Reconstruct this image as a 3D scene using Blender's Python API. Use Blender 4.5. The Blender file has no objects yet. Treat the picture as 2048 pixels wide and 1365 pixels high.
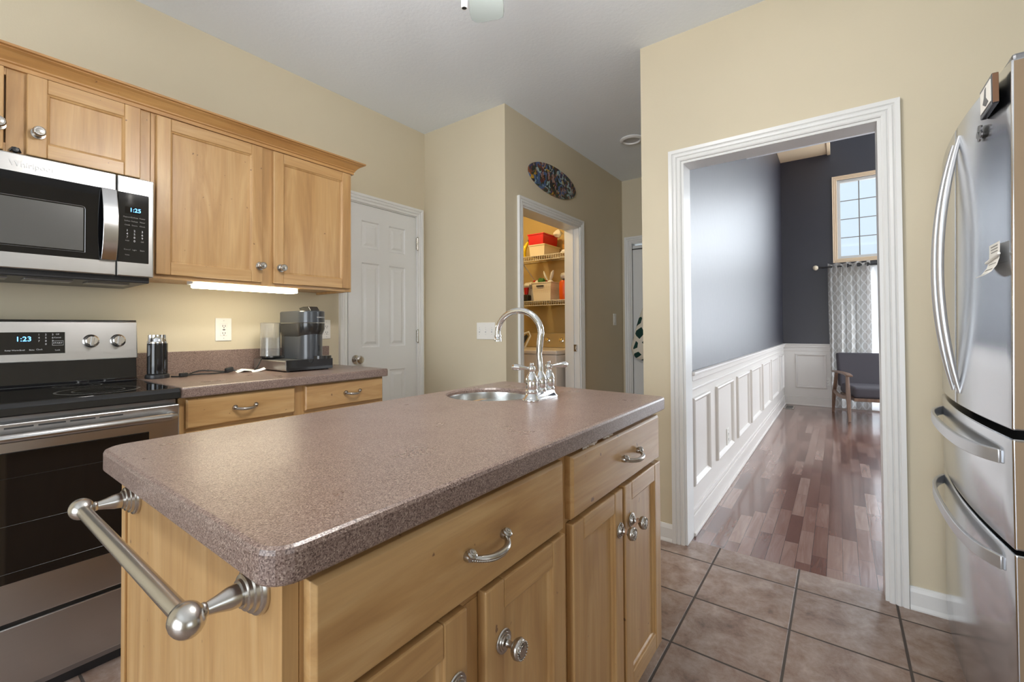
import bpy, bmesh, math, random
from mathutils import Vector, Matrix, Euler
C = bpy.context.scene.collection
SC = bpy.context.scene
random.seed(7)
PI = math.pi

# ---------------------------------------------------------------- camera
FPX, CX, CY = 895.93, 984.63, 644.16
yaw, pitch, roll = 0.658261, 0.0147836, -0.0056798
cam = bpy.data.cameras.new('camera'); cam_o = bpy.data.objects.new('camera', cam); C.objects.link(cam_o)
cam.sensor_fit = 'HORIZONTAL'; cam.sensor_width = 36.0
cam.lens = FPX / 2048 * 36.0
cam.shift_x = (1024 - CX) / 2048; cam.shift_y = (CY - 682.5) / 2048
F = Vector((math.cos(yaw)*math.cos(pitch), math.sin(yaw)*math.cos(pitch), math.sin(pitch)))
R = Vector((math.sin(yaw), -math.cos(yaw), 0)); U = R.cross(F)
R2 = math.cos(roll)*R + math.sin(roll)*U; U2 = -math.sin(roll)*R + math.cos(roll)*U
m = Matrix(((R2.x, U2.x, -F.x, 0), (R2.y, U2.y, -F.y, 0), (R2.z, U2.z, -F.z, 1.13656), (0, 0, 0, 1)))
cam_o.matrix_world = m
cam.clip_start = 0.02; cam.clip_end = 200
SC.camera = cam_o

# ---------------------------------------------------------------- view, world, lights
SC.view_settings.view_transform = 'Standard'; SC.view_settings.look = 'None'
SC.view_settings.gamma = 1.0; SC.view_settings.use_curve_mapping = False
SC.view_settings.exposure = 0.10
SC.cycles.sample_clamp_indirect = 5.0
wd = bpy.data.worlds.new('World'); SC.world = wd; wd.use_nodes = True
wn = wd.node_tree.nodes; wl = wd.node_tree.links
bg = wn['Background']; bg.inputs[1].default_value = 1.25
tc = wn.new('ShaderNodeTexCoord'); sx = wn.new('ShaderNodeSeparateXYZ'); rp = wn.new('ShaderNodeValToRGB')
wl.new(tc.outputs['Generated'], sx.inputs[0]); wl.new(sx.outputs['Z'], rp.inputs[0]); wl.new(rp.outputs[0], bg.inputs[0])
rp.color_ramp.elements[0].position = 0.0; rp.color_ramp.elements[0].color = (0.62, 0.66, 0.66, 1)
rp.color_ramp.elements[1].position = 0.05; rp.color_ramp.elements[1].color = (0.58, 0.71, 0.84, 1)

def area(name, loc, aim, sx_, sy_, power, col=(1, 1, 1), spread=None):
    l = bpy.data.lights.new(name, 'AREA'); l.shape = 'RECTANGLE'; l.size = sx_; l.size_y = sy_
    l.energy = power; l.color = col
    if spread: l.spread = spread
    o = bpy.data.objects.new(name, l); C.objects.link(o); o.location = loc
    o.rotation_euler = (Vector(aim) - Vector(loc)).to_track_quat('-Z', 'Y').to_euler()
    return o
# added area lamps acting as daylight from unseen openings behind the camera
area('added_daylight_back', (-2.72, 0.6, 1.25), (0, 0.6, 1.25), 2.2, 2.1, 88, (0.86, 0.93, 1.0))
area('added_daylight_right', (-0.6, -2.50, 1.55), (-0.6, 0, 1.45), 1.8, 1.3, 11, (0.90, 0.95, 1.0))
# added lamps out of view for the tall room's daylight and navy wall glare
area('added_daylight_glare', (8.06, -1.84, 2.05), (0, -1.84, 2.05), 2.40, 3.9, 440, (0.88, 0.94, 1.0))
area('added_daylight_side', (5.2, -3.50, 2.2), (5.2, 0, 1.5), 3.0, 2.6, 80, (0.90, 0.95, 1.0))

# ---------------------------------------------------------------- materials
MATS = {}
def newmat(name):
    mt = bpy.data.materials.new(name); mt.use_nodes = True
    nt = mt.node_tree; return mt, nt.nodes, nt.links, nt.nodes['Principled BSDF']
def srgb(r, g, b):
    f = lambda c: (c/255/12.92) if c/255 <= .04045 else ((c/255+.055)/1.055)**2.4
    return (f(r), f(g), f(b), 1)
def plain(name, col, rough=.5, metal=0, spec=.5, noise=0, nscale=20, bump=0, bscale=60, coat=0, emit=None, trans=0, alpha=1):
    mt, n, l, p = newmat(name)
    p.inputs['Base Color'].default_value = col; p.inputs['Roughness'].default_value = rough
    p.inputs['Metallic'].default_value = metal; p.inputs['Specular IOR Level'].default_value = spec
    p.inputs['Coat Weight'].default_value = coat; p.inputs['Coat Roughness'].default_value = .08
    p.inputs['Transmission Weight'].default_value = trans; p.inputs['Alpha'].default_value = alpha
    t = n.new('ShaderNodeTexCoord')
    if noise:
        nz = n.new('ShaderNodeTexNoise'); nz.inputs['Scale'].default_value = nscale; nz.inputs['Detail'].default_value = 4
        l.new(t.outputs['Object'], nz.inputs['Vector'])
        mx = n.new('ShaderNodeMix'); mx.data_type = 'RGBA'; l.new(nz.outputs['Fac'], mx.inputs[0])
        mx.inputs[6].default_value = tuple(c*(1-noise) for c in col[:3]) + (1,)
        mx.inputs[7].default_value = tuple(min(1, c*(1+noise)) for c in col[:3]) + (1,)
        l.new(mx.outputs[2], p.inputs['Base Color'])
    if bump:
        nb = n.new('ShaderNodeTexNoise'); nb.inputs['Scale'].default_value = bscale; nb.inputs['Detail'].default_value = 3
        l.new(t.outputs['Object'], nb.inputs['Vector'])
        b = n.new('ShaderNodeBump'); b.inputs['Strength'].default_value = bump; b.inputs['Distance'].default_value = .002
        l.new(nb.outputs['Fac'], b.inputs['Height']); l.new(b.outputs[0], p.inputs['Normal'])
    if emit:
        p.inputs['Emission Color'].default_value = emit[0]; p.inputs['Emission Strength'].default_value = emit[1]
    MATS[name] = mt; return mt

def wood(name, axis, base, dark, light, rough=.38, coat=.15, dist=1.2):
    mt, n, l, p = newmat(name)
    t = n.new('ShaderNodeTexCoord'); oi = n.new('ShaderNodeObjectInfo')
    add = n.new('ShaderNodeVectorMath'); add.operation = 'ADD'
    mul = n.new('ShaderNodeVectorMath'); mul.operation = 'SCALE'; mul.inputs['Scale'].default_value = 13.0
    comb = n.new('ShaderNodeCombineXYZ')
    for i in range(3): l.new(oi.outputs['Random'], comb.inputs[i])
    l.new(comb.outputs[0], mul.inputs[0]); l.new(t.outputs['Object'], add.inputs[0]); l.new(mul.outputs[0], add.inputs[1])
    mp = n.new('ShaderNodeMapping'); l.new(add.outputs[0], mp.inputs[0])
    s = [14, 14, 14]; s['xyz'.index(axis)] = 1.6; mp.inputs['Scale'].default_value = s
    nz = n.new('ShaderNodeTexNoise'); nz.inputs['Scale'].default_value = 1.0; nz.inputs['Detail'].default_value = 5
    nz.inputs['Roughness'].default_value = .55; nz.inputs['Distortion'].default_value = dist
    l.new(mp.outputs[0], nz.inputs['Vector'])
    cr = n.new('ShaderNodeValToRGB'); l.new(nz.outputs['Fac'], cr.inputs[0])
    e = cr.color_ramp.elements; e[0].position = .25; e[0].color = dark; e[1].position = .72; e[1].color = light
    k = cr.color_ramp.elements.new(.48); k.color = base
    # fine pores
    mp2 = n.new('ShaderNodeMapping'); l.new(add.outputs[0], mp2.inputs[0])
    s2 = [160, 160, 160]; s2['xyz'.index(axis)] = 6; mp2.inputs['Scale'].default_value = s2
    n2 = n.new('ShaderNodeTexNoise'); n2.inputs['Scale'].default_value = 1; n2.inputs['Detail'].default_value = 2
    l.new(mp2.outputs[0], n2.inputs['Vector'])
    mx = n.new('ShaderNodeMix'); mx.data_type = 'RGBA'; mx.blend_type = 'MULTIPLY'; mx.inputs[0].default_value = .22
    l.new(cr.outputs[0], mx.inputs[6]); l.new(n2.outputs['Fac'], mx.inputs[7])
    # small scuffs and nicks
    n3 = n.new('ShaderNodeTexNoise'); n3.inputs['Scale'].default_value = 42; n3.inputs['Detail'].default_value = 2
    l.new(add.outputs[0], n3.inputs['Vector'])
    c3 = n.new('ShaderNodeValToRGB'); l.new(n3.outputs['Fac'], c3.inputs[0])
    c3.color_ramp.elements[0].position = .235; c3.color_ramp.elements[0].color = (.25, .14, .05, 1)
    c3.color_ramp.elements[1].position = .27; c3.color_ramp.elements[1].color = (1, 1, 1, 1)
    m3 = n.new('ShaderNodeMix'); m3.data_type = 'RGBA'; m3.blend_type = 'MULTIPLY'; m3.inputs[0].default_value = .8
    l.new(mx.outputs[2], m3.inputs[6]); l.new(c3.outputs[0], m3.inputs[7])
    hs = n.new('ShaderNodeBrightContrast'); hs.inputs['Bright'].default_value = .03
    l.new(m3.outputs[2], hs.inputs[0]); l.new(hs.outputs[0], p.inputs['Base Color'])
    p.inputs['Roughness'].default_value = rough; p.inputs['Coat Weight'].default_value = coat; p.inputs['Coat Roughness'].default_value = .25
    MATS[name] = mt; return mt

WB, WD, WL = srgb(187, 143, 84), srgb(166, 120, 63), srgb(204, 164, 108)
wood('maple_vertical', 'z', WB, WD, WL); wood('maple_along_x', 'x', WB, WD, WL, dist=1.8); wood('maple_along_y', 'y', WB, WD, WL)
wood('crown_maple', 'x', srgb(178, 128, 64), srgb(158, 106, 46), srgb(194, 146, 82), rough=.3)
wood('chair_wood', 'z', srgb(120, 88, 66), srgb(90, 62, 46), srgb(146, 112, 86))

# speckled solid-surface worktop
mt, n, l, p = newmat('speckled_counter'); MATS['speckled_counter'] = mt
t = n.new('ShaderNodeTexCoord')
v1 = n.new('ShaderNodeTexVoronoi'); v1.inputs['Scale'].default_value = 680
mpr = n.new('ShaderNodeMapping'); mpr.inputs['Rotation'].default_value = (.55, .72, .31); l.new(t.outputs['Object'], mpr.inputs[0]); l.new(mpr.outputs[0], v1.inputs['Vector'])
sep = n.new('ShaderNodeSeparateColor'); l.new(v1.outputs['Color'], sep.inputs[0])
cr = n.new('ShaderNodeValToRGB'); l.new(sep.outputs[0], cr.inputs[0]); cr.color_ramp.interpolation = 'CONSTANT'
stops = [(0, (88, 70, 63)), (.14, (116, 96, 88)), (.34, (136, 116, 107)), (.58, (150, 130, 120)), (.80, (124, 103, 95)), (.92, (170, 151, 138))]
e = cr.color_ramp.elements
e[0].position, e[0].color = 0, srgb(*stops[0][1]); e[1].position, e[1].color = stops[1][0], srgb(*stops[1][1])
for q, c in stops[2:]: k = e.new(q); k.color = srgb(*c)
nz = n.new('ShaderNodeTexNoise'); nz.inputs['Scale'].default_value = 9; nz.inputs['Detail'].default_value = 3; l.new(t.outputs['Object'], nz.inputs['Vector'])
l.new(cr.outputs[0], p.inputs['Base Color']); p.inputs['Roughness'].default_value = .27; p.inputs['Specular IOR Level'].default_value = .5
mr = n.new('ShaderNodeMapRange'); mr.inputs[3].default_value = .22; mr.inputs[4].default_value = .38; l.new(nz.outputs['Fac'], mr.inputs[0]); l.new(mr.outputs[0], p.inputs['Roughness'])

# brushed steel: fine streaks along one axis
def steel(name, col, rough, axis, streak=.06, metal=1.0, sm=1.5, smudge=.08):
    mt, n, l, p = newmat(name); MATS[name] = mt
    t = n.new('ShaderNodeTexCoord'); mp = n.new('ShaderNodeMapping'); l.new(t.outputs['Object'], mp.inputs[0])
    s = [900, 900, 900]; s['xyz'.index(axis)] = 5; mp.inputs['Scale'].default_value = s
    nz = n.new('ShaderNodeTexNoise'); nz.inputs['Scale'].default_value = 1; nz.inputs['Detail'].default_value = 2; l.new(mp.outputs[0], nz.inputs['Vector'])
    n2 = n.new('ShaderNodeTexNoise'); n2.inputs['Scale'].default_value = sm*4; n2.inputs['Detail'].default_value = 4; l.new(t.outputs['Object'], n2.inputs['Vector'])
    a = n.new('ShaderNodeMath'); a.operation = 'MULTIPLY_ADD'; l.new(nz.outputs['Fac'], a.inputs[0]); a.inputs[1].default_value = streak; a.inputs[2].default_value = rough - streak/2 - smudge/2
    b = n.new('ShaderNodeMath'); b.operation = 'MULTIPLY_ADD'; l.new(n2.outputs['Fac'], b.inputs[0]); b.inputs[1].default_value = smudge; l.new(a.outputs[0], b.inputs[2])
    l.new(b.outputs[0], p.inputs['Roughness'])
    mx = n.new('ShaderNodeMix'); mx.data_type = 'RGBA'; l.new(nz.outputs['Fac'], mx.inputs[0])
    mx.inputs[6].default_value = tuple(c*.95 for c in col[:3])+(1,); mx.inputs[7].default_value = tuple(min(1, c*1.04) for c in col[:3])+(1,)
    l.new(mx.outputs[2], p.inputs['Base Color']); p.inputs['Metallic'].default_value = metal
    return mt
steel('steel_x', (.52, .515, .51, 1), .30, 'x'); steel('steel_z', (.66, .66, .67, 1), .22, 'z', streak=.06)
steel('fridge_side_reflection', (.30, .215, .135, 1), .45, 'z', metal=.35)  # steel door edge with its tan reflection put into the colour
steel('nickel', (.60, .575, .54, 1), .25, 'y', streak=.05, smudge=.04); steel('pewter', (.50, .47, .43, 1), .24, 'y', streak=.03, smudge=.03)
plain('chrome', (.86, .87, .88, 1), .05, 1)
plain('sink_steel', (.60, .60, .58, 1), .24, 1)

plain('wall_paint', srgb(209, 198, 173), .62, spec=.3, noise=.02, nscale=3, bump=.12, bscale=140)
plain('ceiling_paint', srgb(236, 242, 248), .85, spec=.1, bump=.5, bscale=55)
plain('white_trim', srgb(226, 226, 224), .32, spec=.45)
plain('white_door', srgb(222, 223, 222), .38, spec=.4)
plain('white_wainscot', srgb(226, 221, 216), .34, spec=.45)
plain('navy_paint', srgb(36, 35, 48), .44, spec=.9, noise=.05, nscale=2, bump=.25, bscale=18)
plain('cream_soffit', srgb(238, 214, 180), .7)
plain('peach_trim', srgb(236, 212, 182), .5)
plain('laundry_paint_lit', srgb(196, 172, 118), .65, noise=.02)  # same beige wall paint, with the room's yellow light put into the colour
plain('black_gloss', (.012, .012, .013, 1), .06, spec=.6)
plain('black_glass', (.006, .006, .007, 1), .03, spec=.5)
plain('oven_glass', (.010, .008, .007, 1), .05, spec=.4)
plain('dark_plastic', (.02, .02, .022, 1), .35)
plain('grey_print', srgb(205, 205, 205), .5)
plain('dim_print', srgb(140, 136, 130), .5)
plain('faint_line', (.022, .020, .018, 1), .3)
plain('window_mesh', (.085, .083, .078, 1), .22, spec=.6)
plain('blue_digits', (.05, .4, 1, 1), .5, emit=((.12, .45, 1, 1), 4.0))
plain('light_tube', (1, 1, 1, 1), .5, emit=((1.0, .90, .66, 1), 16.0))
plain('added_globe_glow', (1, 1, 1, 1), .5, emit=((1.0, .97, .94, 1), 125.0))  # glow of the added fan globes
plain('can_light', srgb(235, 235, 235), .5)
plain('can_lens', srgb(190, 190, 190), .5)
plain('white_plastic', srgb(236, 234, 228), .35)
plain('slot_dark', (.03, .03, .03, 1), .6)
plain('fan_backlit_grey', srgb(150, 158, 156), .5)  # pale fan, backlit shade of the blade put into the grey
plain('ivory_wire', srgb(232, 226, 210), .4)
plain('cord_black', (.015, .015, .015, 1), .45)
plain('machine_grey', (.045, .05, .058, 1), .28, spec=.5, coat=.4)
plain('machine_dark', (.02, .02, .02, 1), .22, coat=.4)
plain('water_plastic', (.93, .93, .92, 1), .06, trans=.92, spec=.5)
plain('orange_plastic', srgb(226, 92, 20), .35)
plain('red_plastic', srgb(214, 34, 40), .42)
plain('red_lid', srgb(176, 26, 26), .42)
plain('cream_plastic', srgb(238, 224, 198), .5)
plain('white_cloth', srgb(240, 238, 234), .8)
plain('yellow_plastic', srgb(242, 206, 30), .4)
plain('green_cloth', srgb(60, 110, 40), .7)
plain('wicker', srgb(176, 128, 60), .7, noise=.3, nscale=60)
plain('clear_bag', srgb(214, 214, 214), .3, spec=.6)
plain('washer_white', srgb(228, 220, 214), .3)
plain('washer_panel', srgb(176, 162, 132), .35, metal=.5)
plain('sofa_grey', srgb(74, 70, 76), .8, bump=.3, bscale=300)
plain('towel_white', srgb(236, 232, 222), .95, bump=.8, bscale=200)
plain('towel_green', srgb(22, 62, 54), .95, bump=.8, bscale=200)
plain('paper', srgb(240, 238, 232), .7)
plain('photo_black', (.03, .03, .035, 1), .25)
plain('brass_wood', srgb(110, 78, 54), .35)
plain('tape_white', srgb(226, 216, 206), .35, spec=.6, noise=.3, nscale=120, bump=.6, bscale=200)
plain('tie_pink', srgb(190, 150, 120), .4)
plain('grout', srgb(84, 76, 68), .9)
plain('grey_metal', (.35, .35, .36, 1), .35, 1)

# thin sheer and patterned curtain
def cloth_mat(name, c1, c2, transl, pattern):
    mt, n, l, p = newmat(name); MATS[name] = mt
    out = n['Material Output']; tr = n.new('ShaderNodeBsdfTranslucent'); mxs = n.new('ShaderNodeMixShader'); mxs.inputs[0].default_value = transl
    l.new(p.outputs[0], mxs.inputs[1]); l.new(tr.outputs[0], mxs.inputs[2]); l.new(mxs.outputs[0], out.inputs[0])
    p.inputs['Roughness'].default_value = .9; p.inputs['Specular IOR Level'].default_value = .1
    if pattern:
        t = n.new('ShaderNodeTexCoord'); mp = n.new('ShaderNodeMapping'); l.new(t.outputs['Object'], mp.inputs[0])
        sep = n.new('ShaderNodeSeparateXYZ'); l.new(mp.outputs[0], sep.inputs[0])
        def mth(op, a, b=None):
            q = n.new('ShaderNodeMath'); q.operation = op
            for i, v in enumerate((a, b)):
                if v is None: continue
                if isinstance(v, (int, float)): q.inputs[i].default_value = v
                else: l.new(v, q.inputs[i])
            return q.outputs[0]
        # trellis lattice: two crossing wave families
        y = mth('MULTIPLY', sep.outputs['Y'], 40); z = mth('MULTIPLY', sep.outputs['Z'], 24)
        wv = mth('MULTIPLY', mth('SINE', z), 1.3)
        a = mth('ABSOLUTE', mth('SINE', mth('ADD', y, wv))); b = mth('ABSOLUTE', mth('SINE', mth('SUBTRACT', y, wv)))
        mn = mth('LESS_THAN', mth('MINIMUM', a, b), .30)
        mx = n.new('ShaderNodeMix'); mx.data_type = 'RGBA'; l.new(mn, mx.inputs[0]); mx.inputs[6].default_value = c1; mx.inputs[7].default_value = c2
        l.new(mx.outputs[2], p.inputs['Base Color']); l.new(mx.outputs[2], tr.inputs[0])
    else:
        p.inputs['Base Color'].default_value = c1; tr.inputs[0].default_value = c1
cloth_mat('curtain_cloth', srgb(190, 185, 180), srgb(214, 212, 210), .6, True)
cloth_mat('sheer_cloth', srgb(240, 240, 242), None, .6, False)

# ceramic floor tile, one material with grout lines; object coordinates are world coordinates here
def mathn(n, l, op, a, b=None, c=None):
    q = n.new('ShaderNodeMath'); q.operation = op
    for i, v in enumerate((a, b, c)):
        if v is None: continue
        if isinstance(v, (int, float)): q.inputs[i].default_value = v
        else: l.new(v, q.inputs[i])
    return q.outputs[0]
TS, TX, TY = .3346, 2.3538, .4963
mt, n, l, p = newmat('floor_tile'); MATS['floor_tile'] = mt
t = n.new('ShaderNodeTexCoord'); sp = n.new('ShaderNodeSeparateXYZ'); l.new(t.outputs['Object'], sp.inputs[0])
ux = mathn(n, l, 'DIVIDE', mathn(n, l, 'SUBTRACT', sp.outputs[0], TX), TS); uy = mathn(n, l, 'DIVIDE', mathn(n, l, 'SUBTRACT', sp.outputs[1], TY), TS)
def edge(u): return mathn(n, l, 'ABSOLUTE', mathn(n, l, 'SUBTRACT', u, mathn(n, l, 'ROUND', u)))
ed = mathn(n, l, 'MINIMUM', edge(ux), edge(uy))
gr = n.new('ShaderNodeMapRange'); l.new(ed, gr.inputs[0]); gr.inputs[1].default_value = .009; gr.inputs[2].default_value = .016
cell = n.new('ShaderNodeCombineXYZ'); l.new(mathn(n, l, 'FLOOR', ux), cell.inputs[0]); l.new(mathn(n, l, 'FLOOR', uy), cell.inputs[1])
wnz = n.new('ShaderNodeTexWhiteNoise'); l.new(cell.outputs[0], wnz.inputs['Vector'])
off = n.new('ShaderNodeVectorMath'); off.operation = 'MULTIPLY_ADD'; l.new(wnz.outputs['Color'], off.inputs[0]); off.inputs[1].default_value = (5, 5, 5); l.new(t.outputs['Object'], off.inputs[2])
nz = n.new('ShaderNodeTexNoise'); nz.inputs['Scale'].default_value = 11; nz.inputs['Detail'].default_value = 10; nz.inputs['Roughness'].default_value = .72; nz.inputs['Distortion'].default_value = .25; l.new(off.outputs[0], nz.inputs['Vector'])
cr = n.new('ShaderNodeValToRGB'); l.new(nz.outputs['Fac'], cr.inputs[0]); e = cr.color_ramp.elements
e[0].position = .3; e[0].color = srgb(98, 78, 68); e[1].position = .72; e[1].color = srgb(176, 158, 147)
k = e.new(.42); k.color = srgb(132, 108, 94); k = e.new(.55); k.color = srgb(150, 131, 120)
mx = n.new('ShaderNodeMix'); mx.data_type = 'RGBA'; l.new(gr.outputs[0], mx.inputs[0]); mx.inputs[6].default_value = srgb(74, 66, 60); l.new(cr.outputs[0], mx.inputs[7])
l.new(mx.outputs[2], p.inputs['Base Color'])
rr = n.new('ShaderNodeMapRange'); l.new(gr.outputs[0], rr.inputs[0]); rr.inputs[3].default_value = .9; rr.inputs[4].default_value = .36; l.new(rr.outputs[0], p.inputs['Roughness'])
bp = n.new('ShaderNodeBump'); bp.inputs['Strength'].default_value = .5; bp.inputs['Distance'].default_value = .003
hh = mathn(n, l, 'MULTIPLY_ADD', nz.outputs['Fac'], .35, gr.outputs[0]); l.new(hh, bp.inputs['Height']); l.new(bp.outputs[0], p.inputs['Normal'])

# glossy plank floor of the far room, boards running along x
mt, n, l, p = newmat('plank_floor'); MATS['plank_floor'] = mt
t = n.new('ShaderNodeTexCoord')
sp = n.new('ShaderNodeSeparateXYZ'); l.new(t.outputs['Object'], sp.inputs[0])
def wn1(v):
    q = n.new('ShaderNodeTexWhiteNoise'); q.noise_dimensions = '1D'; l.new(v, q.inputs['W']); return q.outputs['Value']
yy = mathn(n, l, 'DIVIDE', sp.outputs[1], .0605); row = mathn(n, l, 'FLOOR', yy)
xx = mathn(n, l, 'DIVIDE', mathn(n, l, 'MULTIPLY_ADD', wn1(row), 7.0, sp.outputs[0]), .42); col = mathn(n, l, 'FLOOR', xx)
rnd_ = wn1(mathn(n, l, 'MULTIPLY_ADD', row, 37.7, mathn(n, l, 'MULTIPLY', col, 3.31)))
gap = mathn(n, l, 'MINIMUM', mathn(n, l, 'MULTIPLY', edge(yy), .0605), mathn(n, l, 'MULTIPLY', edge(xx), .42))
cb = n.new('ShaderNodeCombineXYZ'); l.new(mathn(n, l, 'MULTIPLY', sp.outputs[0], 2.4), cb.inputs[0]); l.new(mathn(n, l, 'MULTIPLY', sp.outputs[1], 24), cb.inputs[1]); l.new(mathn(n, l, 'MULTIPLY', rnd_, 50), cb.inputs[2])
nz = n.new('ShaderNodeTexNoise'); nz.inputs['Scale'].default_value = 1; nz.inputs['Detail'].default_value = 6; nz.inputs['Distortion'].default_value = 2.2; l.new(cb.outputs[0], nz.inputs['Vector'])
sm = mathn(n, l, 'MULTIPLY_ADD', rnd_, .62, mathn(n, l, 'MULTIPLY', nz.outputs['Fac'], .45))
cr = n.new('ShaderNodeValToRGB'); l.new(sm, cr.inputs[0]); e = cr.color_ramp.elements
e[0].position = .12; e[0].color = srgb(84, 52, 44); e[1].position = .90; e[1].color = srgb(154, 127, 116)
k = e.new(.36); k.color = srgb(108, 73, 62); k = e.new(.62); k.color = srgb(128, 95, 84)
mg = n.new('ShaderNodeMapRange'); l.new(gap, mg.inputs[0]); mg.inputs[1].default_value = .0004; mg.inputs[2].default_value = .0014
mx = n.new('ShaderNodeMix'); mx.data_type = 'RGBA'; l.new(mg.outputs[0], mx.inputs[0]); mx.inputs[6].default_value = srgb(50, 32, 30); l.new(cr.outputs[0], mx.inputs[7])
l.new(mx.outputs[2], p.inputs['Base Color']); p.inputs['Roughness'].default_value = .24; p.inputs['Coat Weight'].default_value = .6; p.inputs['Coat Roughness'].default_value = .10
bp = n.new('ShaderNodeBump'); bp.inputs['Strength'].default_value = .25; bp.inputs['Distance'].default_value = .002; l.new(nz.outputs['Fac'], bp.inputs['Height']); l.new(bp.outputs[0], p.inputs['Normal'])

# clear window glass
mt, n, l, p = newmat('window_glass'); MATS['window_glass'] = mt
out = n['Material Output']; tb = n.new('ShaderNodeBsdfTransparent'); gb = n.new('ShaderNodeBsdfGlossy'); gb.inputs['Roughness'].default_value = .02
mxs = n.new('ShaderNodeMixShader'); mxs.inputs[0].default_value = .07; l.new(tb.outputs[0], mxs.inputs[1]); l.new(gb.outputs[0], mxs.inputs[2]); l.new(mxs.outputs[0], out.inputs[0])

# painted panel with coloured blotches (oval wall art)
mt, n, l, p = newmat('oval_art'); MATS['oval_art'] = mt
t = n.new('ShaderNodeTexCoord'); v = n.new('ShaderNodeTexVoronoi'); v.inputs['Scale'].default_value = 36
nz = n.new('ShaderNodeTexNoise'); nz.inputs['Scale'].default_value = 14; l.new(t.outputs['Object'], nz.inputs['Vector'])
av = n.new('ShaderNodeVectorMath'); av.operation = 'MULTIPLY_ADD'; l.new(nz.outputs['Color'], av.inputs[0]); av.inputs[1].default_value = (.14, .14, .14); l.new(t.outputs['Object'], av.inputs[2])
l.new(av.outputs[0], v.inputs['Vector']); sc_ = n.new('ShaderNodeSeparateColor'); l.new(v.outputs['Color'], sc_.inputs[0])
cr = n.new('ShaderNodeValToRGB'); cr.color_ramp.interpolation = 'CONSTANT'; l.new(sc_.outputs[0], cr.inputs[0]); e = cr.color_ramp.elements
pal = [(0, (26, 36, 34)), (.2, (40, 60, 42)), (.36, (70, 96, 140)), (.48, (110, 62, 40)), (.58, (150, 175, 175)), (.68, (180, 140, 40)), (.76, (90, 40, 36)), (.84, (150, 120, 110)), (.92, (60, 50, 90))]
e[0].color = srgb(*pal[0][1]); e[1].position = pal[1][0]; e[1].color = srgb(*pal[1][1])
for q, c in pal[2:]: k = e.new(q); k.color = srgb(*c)
l.new(cr.outputs[0], p.inputs['Base Color']); p.inputs['Roughness'].default_value = .3

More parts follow.
